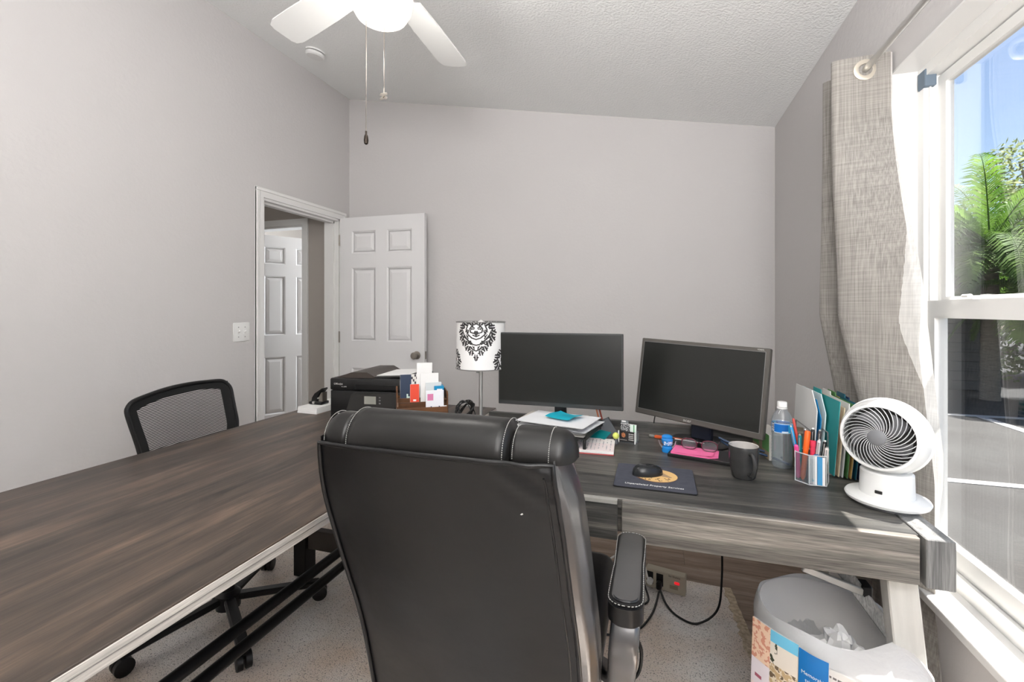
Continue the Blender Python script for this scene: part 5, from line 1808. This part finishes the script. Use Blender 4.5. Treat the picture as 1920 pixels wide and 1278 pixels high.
# green and white carton behind the bottle
gb = thing('green_carton', 'green and white carton behind the water bottle', 'box', (0.392, 1.86, DT), math.radians(8))
B().box(-0.028, 0.028, -0.085, 0.075, 0.0, 0.088, 0.001, 1).done('carton', mat('pale_carton', (210, 206, 200), 0.6), gb, smooth=0)
painted('side_print', lambda u, v: Vector((-0.0284, lerp(-0.084, 0.074, u), lerp(0.001, 0.087, v))), 20, 16, lambda u, v: (92, 150, 84) if v > 0.3 and not (0.4 < u < 0.6 and v < 0.8) else (150, 134, 110), M['print'], gb)

# pen cup and pens
pc = thing('pen_cup', 'clear acrylic pen cup packed with pens', 'pen cup', (0.452, 1.59, DT), math.radians(-24))
hexp = [(0.046 * math.cos(PI / 6 + k * PI / 3) * 1.0, 0.040 * math.sin(PI / 6 + k * PI / 3)) for k in range(6)]
b = B()
for k in range(6):
    a, c2 = Vector((*hexp[k], 0)), Vector((*hexp[(k + 1) % 6], 0))
    n = Vector((a.y - c2.y, c2.x - a.x, 0)).normalized() * 0.002
    vv = [a, c2, c2 + n, a + n]
    lo = [b.bm.verts.new(v + Vector((0, 0, 0.002))) for v in vv]
    hi = [b.bm.verts.new(v + Vector((0, 0, 0.090))) for v in vv]
    for j in range(4):
        b.bm.faces.new((lo[j], lo[(j + 1) % 4], hi[(j + 1) % 4], hi[j]))
    b.bm.faces.new(hi)
b.done('cup_wall', clr, pc, smooth=0, recalc=True)
B().prism(hexp, 0, 0.004).done('cup_bottom', clr, pc, smooth=0)
edge_m = mat('bright_acrylic_edge', (226, 230, 232), 0.15, alpha=0.75)
B().tube([(x, y, 0.090) for x, y in hexp], 0.0016, 6, closed=True).done('cup_rim', edge_m, pc)
B().tube([(x, y, 0.003) for x, y in hexp], 0.0016, 6, closed=True).done('cup_foot', edge_m, pc)
for x, y in hexp:
    B().cyl((x, y, 0.003), (x, y, 0.09), 0.0013, n=6).done('cup_edge', edge_m, pc)
pens = [  # colour, base offset, top offset, length, label, kind
    ((240, 104, 36), (-0.022, -0.012), (-0.008, -0.012), 0.150, 'thick orange highlighter pen at the front of the cup', 'hl'),
    ((226, 64, 92), (0.002, -0.008), (0.004, -0.006), 0.122, 'open-ended pink-red tube marker in the cup', 'tube'),
    ((20, 130, 140), (-0.030, 0.002), (-0.030, -0.006), 0.132, 'teal pen at the left of the cup', 'pen'),
    ((200, 196, 200), (0.008, -0.014), (0.020, -0.006), 0.126, 'silver ballpoint pen in the cup', 'pen'),
    ((28, 28, 30), (0.020, -0.010), (0.034, -0.004), 0.124, 'black pen with a white top in the cup', 'pen'),
    ((44, 150, 210), (-0.026, 0.010), (-0.056, 0.010), 0.150, 'sky blue pen sticking out to the left', 'pen'),
    ((196, 74, 66), (-0.020, 0.016), (-0.052, 0.022), 0.175, 'red pencil leaning out of the cup', 'pencil'),
    ((40, 40, 42), (-0.004, 0.014), (0.000, 0.022), 0.150, 'black gel pen at the back of the cup', 'pen'),
    ((70, 66, 70), (0.010, 0.012), (0.018, 0.020), 0.148, 'dark grey pen behind the silver pen', 'pen'),
    ((90, 40, 60), (-0.012, 0.004), (-0.018, 0.012), 0.146, 'maroon pen in the middle of the cup', 'pen'),
    ((240, 232, 228), (0.030, -0.004), (0.040, -0.010), 0.108, 'short white pen at the right of the cup', 'pen'),
    ((232, 80, 150), (-0.034, -0.006), (-0.038, -0.002), 0.100, 'short pink marker at the left of the cup', 'hl'),
    ((34, 120, 178), (0.016, -0.022), (0.016, -0.024), 0.086, 'short blue chalk stick behind the cup front', 'hl'),
]
pens = [p for p in pens]
cupm = T(0.452, 1.59, DT) @ rot_z(math.radians(-24))
for k, (col, b0, t0, ln, lab, kd) in enumerate(pens):
    p0 = Vector((b0[0], b0[1], 0.006))
    p1 = Vector((t0[0], t0[1], 0.006 + ln))
    d = (p1 - p0).normalized()
    wp0 = cupm @ p0
    t = thing('pen' if kd != 'pencil' else 'pencil', lab, 'pen' if kd != 'pencil' else 'pencil', wp0, math.radians(-24), group='pens in the acrylic cup')
    pm = mat('pen_colour_%d' % k, col, 0.35)
    e = p1 - p0
    r = {'hl': 0.0072, 'tube': 0.0085, 'pen': 0.0046, 'pencil': 0.0036}[kd]
    if kd == 'tube':
        B().tube([(0, 0, 0), e * 0.86], r * 0.8, 14).done('barrel', pm, t)
        B().tube([e * 0.86, e * 0.99], [r * 0.95, r], 18, caps=False).done('collar', pm, t)
        B().tube([e * 0.92, e * 0.93], r * 0.7, 12).done('hollow', mat('dark_red_hollow', (120, 30, 44), 0.6), t)
    else:
        B().tube([(0, 0, 0), e * 0.06, e * 0.62], [r * 0.4, r, r], 12).done('barrel', pm, t)
        B().tube([e * 0.62, e * 0.97, e], [r * 1.12, r * 1.12, r * 0.8], 12).done('cap', pm if k != 4 else M['blackplastic'], t)
        if kd == 'pen':
            B().tube([e * 0.97, e * 1.03], [r * 0.8, r * 0.6], 10).done('button', M['white'] if k in (4, 7) else M['chrome'], t)
            s1 = Vector((0, -r * 1.3, 0))
            B().tube([e * 0.66 + s1, e * 0.95 + s1], r * 0.3, 6).done('clip', M['chrome'], t)
# white card with a blue strip standing inside the front of the cup
tg_ = thing('tag_card', 'white tag card with a small logo in the cup front', 'card', cupm @ Vector((0.010, -0.0335, 0.005)), math.radians(-24))
B().box(-0.014, 0.008, 0, 0.001, 0, 0.084).done('card', M['paper'], tg_, smooth=0)
text('tag_logo', 'b', 0.012, teal, tg_, T(-0.002, -0.0006, 0.012) @ tx)
tg2 = thing('blue_tag', 'blue and white strip beside the tag card in the cup', 'card', cupm @ Vector((0.026, -0.030, 0.005)), math.radians(-10))
B().box(-0.007, 0.005, 0, 0.001, 0, 0.082).done('strip', mat('blue_strip', (70, 150, 200), 0.5), tg2, smooth=0)
B().box(0.005, 0.012, 0, 0.001, 0, 0.082).done('white_strip', M['paper'], tg2, smooth=0)

# folder sorter with folders
fs = thing('file_sorter', 'grey wire-frame file sorter holding folders', 'file sorter', (0.555, 1.775, DT), math.radians(0))
b = B()
b.box(-0.075, 0.075, -0.10, 0.10, 0.0, 0.003)
for xx in (-0.075, -0.03, 0.03, 0.073):
    ln = [(xx, -0.09, 0.003), (xx, -0.085, 0.13), (xx, 0.085, 0.13), (xx, 0.09, 0.003)]
    b.tube(ln, 0.0022, 6)
b.done('wire_frame', M['greyplastic'], fs, smooth=0)
fold = [((232, 232, 230), 0.0, 0.245, 'white plastic folder at the left of the sorter'),
        ((16, 130, 190), 0.012, 0.215, 'blue folder next to the white plastic folder'),
        ((214, 230, 232), 0.022, 0.235, 'pale aqua folder in the sorter'),
        ((40, 150, 150), 0.032, 0.245, 'teal tabbed folder in the sorter'),
        ((226, 208, 176), 0.044, 0.228, 'cream manila folder in the sorter'),
        ((222, 222, 218), 0.054, 0.242, 'off-white folder behind the manila one'),
        ((84, 134, 76), 0.066, 0.240, 'green folder in the sorter'),
        ((196, 160, 92), 0.076, 0.225, 'mustard folder in the sorter'),
        ((18, 92, 110), 0.088, 0.236, 'dark petrol folder at the right of the sorter'),
        ((34, 64, 104), 0.098, 0.226, 'navy folder furthest right in the sorter')]
for k, (col, off, hh, lab) in enumerate(fold):
    fx, fy = 0.496 + off * 0.98, 1.765 - off * 0.30
    t = thing('file_folder', lab, 'folder', (fx, fy, DT + 0.0035), math.radians(3 - k * 0.5), group='folders in the file sorter')
    fm = mat('folder_%d' % k, col, 0.5)
    tl_ = Matrix.Rotation(math.radians(3 + k * 0.35), 4, 'Y')
    dpt = 0.23 if k else 0.20
    pl = [(-0.03, 0.0), (dpt - 0.03, 0.0), (dpt - 0.03, hh), (0.02, hh), (-0.03, hh - 0.055)] if k < 3 else [(-0.10, 0.0), (dpt - 0.10, 0.0), (dpt - 0.10, hh), (0.06, hh), (0.055, hh - 0.012), (-0.10, hh - 0.012)]
    B().prism(pl, 0, 0.0028, tl_ @ Matrix(((0, 0, 1, 0), (1, 0, 0, 0), (0, 1, 0, 0), (0, 0, 0, 1))), 0.0004).done('cover', fm, t, smooth=0)
    B().prism([(x + 0.004, y * 0.97) for x, y in pl], 0.003, 0.0048, tl_ @ Matrix(((0, 0, 1, 0), (1, 0, 0, 0), (0, 1, 0, 0), (0, 0, 0, 1)))).done('papers', M['paper'], t, smooth=0)
# small brown box behind the pens
bx_ = thing('brown_box', 'small open brown box between pens and folders', 'box', (0.450, 1.775, DT), math.radians(-15))
B().box(-0.03, 0.03, -0.04, 0.04, 0, 0.115, 0.001, 1).done('carton', mat('olive_brown_card', (96, 86, 70), 0.7), bx_, smooth=0)
B().box(-0.030, 0.030, -0.041, -0.02, 0.115, 0.117, 0, 1, T(0, 0, 0) @ Matrix.Rotation(0.05, 4, 'X')).done('flap', mat('taupe_card', (120, 112, 98), 0.7), bx_, smooth=0)

# ================================================================== DESK FAN
df = thing('desk_fan', 'white round desk fan with swirling grey grille', 'fan', (0.596, 1.478, DT))
fw = mat('fan_white', (240, 240, 238), 0.32)
fg = mat('fan_grey', (118, 119, 122), 0.4)
B().lathe([(0, 0.004), (0.078, 0.004), (0.090, 0.010), (0.093, 0.017), (0.090, 0.022), (0.060, 0.026), (0, 0.027)], 48).done('base', fw, df, smooth=40)
B().lathe([(0, 0.0), (0.075, 0.0), (0.075, 0.005), (0, 0.005)], 32).done('foot_ring', fg, df)
B().lathe([(0.0, 0.025), (0.060, 0.025), (0.059, 0.05), (0.058, 0.086), (0.054, 0.090), (0, 0.092)], 40).done('neck', fw, df, smooth=40)
B().box(-0.008, 0.008, -0.0620, -0.055, 0.038, 0.046, 0.001, 1, rot_z(math.radians(-38))).done('sensor_window', M['darkplastic'], df)
# head: a globe looking towards the chair
HC = Vector((-0.004, 0.004, 0.180))
face = Vector((-0.56, -0.82, 0.10)).normalized()
q = face.to_track_quat('Z', 'Y').to_matrix().to_4x4()
HM = Matrix.Translation(HC) @ q
HR = 0.098
hp2 = []
for i in range(15):
    a = lerp(-PI / 2, 0.54, i / 14)
    hp2.append((HR * math.cos(a), HR * math.sin(a)))
B().lathe(hp2 + [(0.084, 0.058), (0.080, 0.054)], 48, HM).done('head_shell', fw, df, smooth=50)
hp3 = []
for i in range(12):
    a = lerp(-PI / 2 + 0.05, -0.12, i / 11)
    hp3.append(((HR + 0.005) * math.cos(a), (HR + 0.005) * math.sin(a)))
B().lathe(hp3 + [(HR - 0.001, -0.010)], 48, HM).done('rear_cowl', fw, df, smooth=50)
B().lathe([(0.0855, 0.0515), (0.0845, 0.059), (0.079, 0.061), (0.077, 0.055)], 48, HM).done('grille_ring', fw, df, smooth=40)
B().lathe([(0.0, 0.012), (0.079, 0.012)], 32, HM).done('fan_back', M['darkplastic'], df)
for k in range(5):
    a = 2 * PI * k / 5
    b = B()
    b.grid(lambda u, v: HM @ (rot_z(a + 1.1 * v * 0.5 + 0.7 * u) @ Vector((lerp(0.018, 0.068, v), 0, 0.020 + 0.022 * u))), 6, 8)
    b.done('fan_blade', fg, df, smooth=60)
B().lathe([(0, 0.076), (0.016, 0.076), (0.020, 0.073), (0.020, 0.066), (0, 0.064)], 28, HM).done('hub_cap', fg, df, smooth=40)
for k in range(32):
    a = 2 * PI * k / 32
    pts = []
    for i in range(9):
        t = i / 8
        r = lerp(0.019, 0.0800, t)
        ang = a + 1.15 * t ** 0.9
        z = 0.070 - 0.013 * t ** 2 + 0.004 * math.sin(PI * t)
        pts.append(HM @ Vector((r * math.cos(ang), r * math.sin(ang), z)))
    B().tube(pts, 0.0011, 5).done('grille_rib', mat('grille_silver', (190, 191, 193), 0.35) if k == 0 else bpy.data.materials['grille_silver'], df, smooth=60)

# ================================================================== UNDER THE DESK
# waste bin with bag
bn = thing('waste_bin', 'round waste bin lined with a white plastic bag under the desk', 'waste bin', (0.425, 1.405, 0.0))
B().lathe([(0, 0.002), (0.112, 0.002), (0.115, 0.008), (0.146, 0.465), (0.151, 0.47), (0.148, 0.474), (0.142, 0.466), (0.110, 0.012), (0, 0.010)], 48).done('bin_body', mat('grey_bin_plastic', (232, 229, 226), 0.5), bn, smooth=40)
def bag_in(u, v):
    a = 2 * PI * u
    r = lerp(0.151, 0.10, v) + 0.004 * noise.noise(Vector((math.cos(a) * 3, math.sin(a) * 3, v * 5))) * (0.3 + v)
    z = 0.480 - 0.40 * v + 0.006 * math.sin(5 * a) * (1 - v)
    return Vector((r * math.cos(a), r * math.sin(a), z))
B().grid(bag_in, 72, 20, closeu=True).done('bag_inside', M['bag'], bn, smooth=80)
def bag_out(u, v):
    a = 2 * PI * u
    n1 = noise.noise(Vector((math.cos(a) * 2.5, math.sin(a) * 2.5, v * 3 + 7)))
    n2 = noise.noise(Vector((math.cos(a) * 7, math.sin(a) * 7, v * 5 + 2)))
    front = max(0.0, math.cos(a + 1.05)) ** 5
    r = 0.151 + 0.012 * math.sin(PI * min(1, v * 1.3)) + (0.012 * n1 + 0.006 * n2) * v + 0.085 * front * min(1.0, v / 0.2) ** 0.6 * (1.0 if v < 0.5 else 1.0 - 0.5 * (v - 0.5)) 
    z = 0.480 + 0.006 * math.sin(5 * a) * (1 - v) - (0.15 + 0.05 * n1) * v + 0.012 * front * math.sin(PI * v * 0.5)
    return Vector((r * math.cos(a), r * math.sin(a), z))
B().grid(bag_out, 96, 24, closeu=True).done('bag_skirt', M['bag'], bn, smooth=80)
def bag_floor(u, v):
    x, y = (u - .5) * 0.2, (v - .5) * 0.2
    return Vector((x, y, 0.09 + 0.03 * noise.noise(Vector((x * 14, y * 14, 0)))))
cr = thing('crumpled_tissue', 'crumpled white tissue inside the bin bag', 'tissue', (0.455, 1.375, 0.330))
def tis(u, v):
    a, t = 2 * PI * u, PI * v
    r = 0.05 * (1 + 0.55 * noise.noise(Vector((math.cos(a) * math.sin(t) * 2.4, math.sin(a) * math.sin(t) * 2.4, math.cos(t) * 2.4))))
    return Vector((r * math.sin(t) * math.cos(a), r * math.sin(t) * math.sin(a), 0.05 - r * 1.3 * math.cos(t)))
B().grid(tis, 24, 14, closeu=True).done('tissue', M['paper'], cr, smooth=20)

# brochures standing in a cardboard box in front of the bin
bxm = thing('cardboard_box', 'low cardboard box holding travel brochures in front of the bin', 'box', (0.302, 1.232, 0.013))
b = B()
b.box(-0.10, 0.10, -0.05, 0.05, 0.0, 0.004)
for (x0, x1, y0, y1) in ((-0.10, 0.10, -0.05, -0.046), (-0.10, 0.10, 0.046, 0.05), (-0.10, -0.096, -0.05, 0.05), (0.096, 0.10, -0.05, 0.05)):
    b.box(x0, x1, y0, y1, 0.0, 0.19)
b.done('box_walls', M['cardboard'], bxm, smooth=0)
bxm.rotation_euler = (0, 0, math.radians(-38))
def c_bro(u, v):
    n1 = noise.noise(Vector((u * 9, v * 20, 3))) + 0.5 * noise.noise(Vector((u * 22, v * 48, 7)))
    if u < 0.45:                                   # left column: beige fold, pink-white caption, script
        if v > 0.66:
            return (238, 206, 180) if n1 > -0.1 else (214, 150, 126)
        if v > 0.44:
            if 0.10 < u < 0.26 and 0.505 < v < 0.535:
                return (170, 90, 110)
            return (238, 230, 236)
        if u < 0.07 and v < 0.36:
            return (70, 200, 224)
        if abs(v - 0.36 + 0.12 * math.sin(22 * u)) < 0.022:
            return (120, 60, 66)
        return (242, 228, 224)
    if v > 0.90:
        return (110, 190, 222)
    if v > 0.72:
        if n1 > 0.25 and u < 0.6:
            return (60, 66, 48)
        return (226, 218, 206)
    if v > 0.42:
        return (190, 164, 124) if n1 > 0.05 else ((222, 210, 188) if n1 > -0.2 else (110, 92, 70))
    return (150, 196, 226) if n1 > 0 else (206, 222, 230)
def brochure(name, lab, loc, rz, w_, h_, colfn, tilt, curl):
    t = thing(name, lab, 'brochure', loc, rz, group='travel brochures in the box')
    mt = Matrix.Rotation(tilt, 4, 'X')
    f = lambda u, v: mt @ Vector(((u - 0.5) * w_, curl * math.sin(PI * u), v * h_))
    painted('cover', f, 110, 240, colfn, M['gloss_print'], t)
    B().grid(lambda u, v: f(u, v) + Vector((0, 0.004, 0)), 12, 12).done('pages', M['paper'], t, smooth=80)
    return t, mt
brz = math.radians(-45)
brochure('travel_brochure', 'travel brochure with beach photographs at the left', (0.275, 1.277, 0.182), brz, 0.118, 0.288, c_bro, -0.05, -0.006)
def c_blue(u, v):
    if v < 0.45 + 0.3 * (0.4 - u) and u < 0.45:
        return (206, 226, 240)
    return (10, 116, 190) if v > 0.55 else (24, 134, 204)
t2, mt2 = brochure('blue_brochure', 'blue brochure with white lettering in front of the bin bag', (0.343, 1.212, 0.180), math.radians(-37), 0.062, 0.288, c_blue, -0.05, -0.004)
wpr = bpy.data.materials['white_print']
for k, s_ in enumerate(('Memorable', 'trips, at', 'beaches')):
    text('brochure_lettering', s_, 0.0115, wpr, t2, mt2 @ T(0.003, -0.0062, 0.240 - 0.016 * k) @ tx)
def c_txt(u, v):
    return (120, 116, 116) if int(v * 60) % 4 == 0 and noise.noise(Vector((u * 30, int(v * 15), 0))) > -0.2 else (236, 234, 230)
brochure('text_leaflet', 'white leaflet of fine print behind the blue brochure', (0.372, 1.208, 0.16), math.radians(-34), 0.10, 0.288, c_txt, -0.05, -0.003)

# power strip and leads
ps = thing('power_strip', 'beige power strip with a red switch on the carpet', 'power strip', (0.045, 2.17, 0.013), math.radians(-12))
pm_ = mat('beige_strip_plastic', (186, 178, 160), 0.5)
psm = Matrix.Rotation(math.radians(50), 4, 'X')
B().box(-0.085, 0.085, -0.02, 0.02, 0.0, 0.085, 0.003, 1).done('strip_body', pm_, ps)
for xx in (-0.066, -0.022):
    ob = B().box(xx - 0.016, xx + 0.014, -0.0215, -0.019, 0.018, 0.072, 0.001, 1).done('outlet_block', M['blackplastic'], ps)
B().box(0.040, 0.062, -0.024, -0.019, 0.044, 0.056, 0.002, 1).done('rocker_switch', mat('red_switch', (206, 40, 50), 0.3, emis=(255, 40, 50), estr=0.6), ps)
B().box(0.020, 0.055, -0.0208, -0.0195, 0.020, 0.036).done('rating_label', mat('label_tan', (150, 140, 116), 0.6), ps, smooth=0)
text('strip_lettering', 'Six Outlets', 0.011, M['blackplastic'], ps, T(0.040, -0.0204, 0.074) @ tx)
wpg = B()
wpg.lathe([(0, 0), (0.013, 0), (0.014, 0.02), (0.008, 0.028), (0, 0.03)], 16, T(-0.064, -0.020, 0.034) @ Matrix.Rotation(PI / 2, 4, 'X'))
o = wpg.done('white_plug', M['white'], ps)
B().box(-0.034, -0.012, -0.05, -0.020, 0.012, 0.045, 0.005, 1).done('black_plug', M['blackplastic'], ps)
def cord(name, lab, pts, r, m):
    o = B().tube(crom(pts, 8), r, 6).done(name, m, None)
    tag(o, lab, 'cord', 'leads at the power strip')
cord('white_cord', 'white lead arching from behind the chair to the power strip', [(-0.24, 2.12, 0.10), (-0.14, 2.16, 0.155), (-0.06, 2.14, 0.14), (-0.03, 2.10, 0.08), (-0.02, 2.125, 0.05)], 0.004, M['white'])
cord('black_power_cord', 'black lead hanging from the desk and looping to the power strip', [(0.262, 2.05, 0.66), (0.262, 2.055, 0.35), (0.262, 2.06, 0.16), (0.24, 2.02, 0.05), (0.16, 1.96, 0.018), (0.09, 1.98, 0.018), (0.045, 2.04, 0.022), (0.02, 2.115, 0.035)], 0.0045, M['blackplastic'])
cord('floor_lead', 'black lead running over the carpet towards the chair', [(0.015, 2.11, 0.03), (-0.01, 1.98, 0.018), (-0.06, 1.86, 0.018), (-0.13, 1.80, 0.018), (-0.25, 1.78, 0.018)], 0.0045, M['blackplastic'])
cord('short_lead', 'short black lead curling left of the power strip', [(-0.06, 2.22, 0.03), (-0.045, 2.15, 0.02), (-0.03, 2.05, 0.018), (-0.08, 2.00, 0.018), (-0.14, 2.02, 0.018)], 0.0045, M['blackplastic'])
ad = thing('power_adapter', 'black power adapter on the floor behind the chair arm', 'adapter', (-0.17, 2.20, 0.013), 0.2)
B().box(-0.06, 0.06, -0.03, 0.03, 0, 0.035, 0.006, 2).done('adapter_body', M['blackplastic'], ad)
B().box(-0.03, 0.03, -0.0305, -0.028, 0.008, 0.026).done('rating_label', M['greyplastic'], ad, smooth=0)
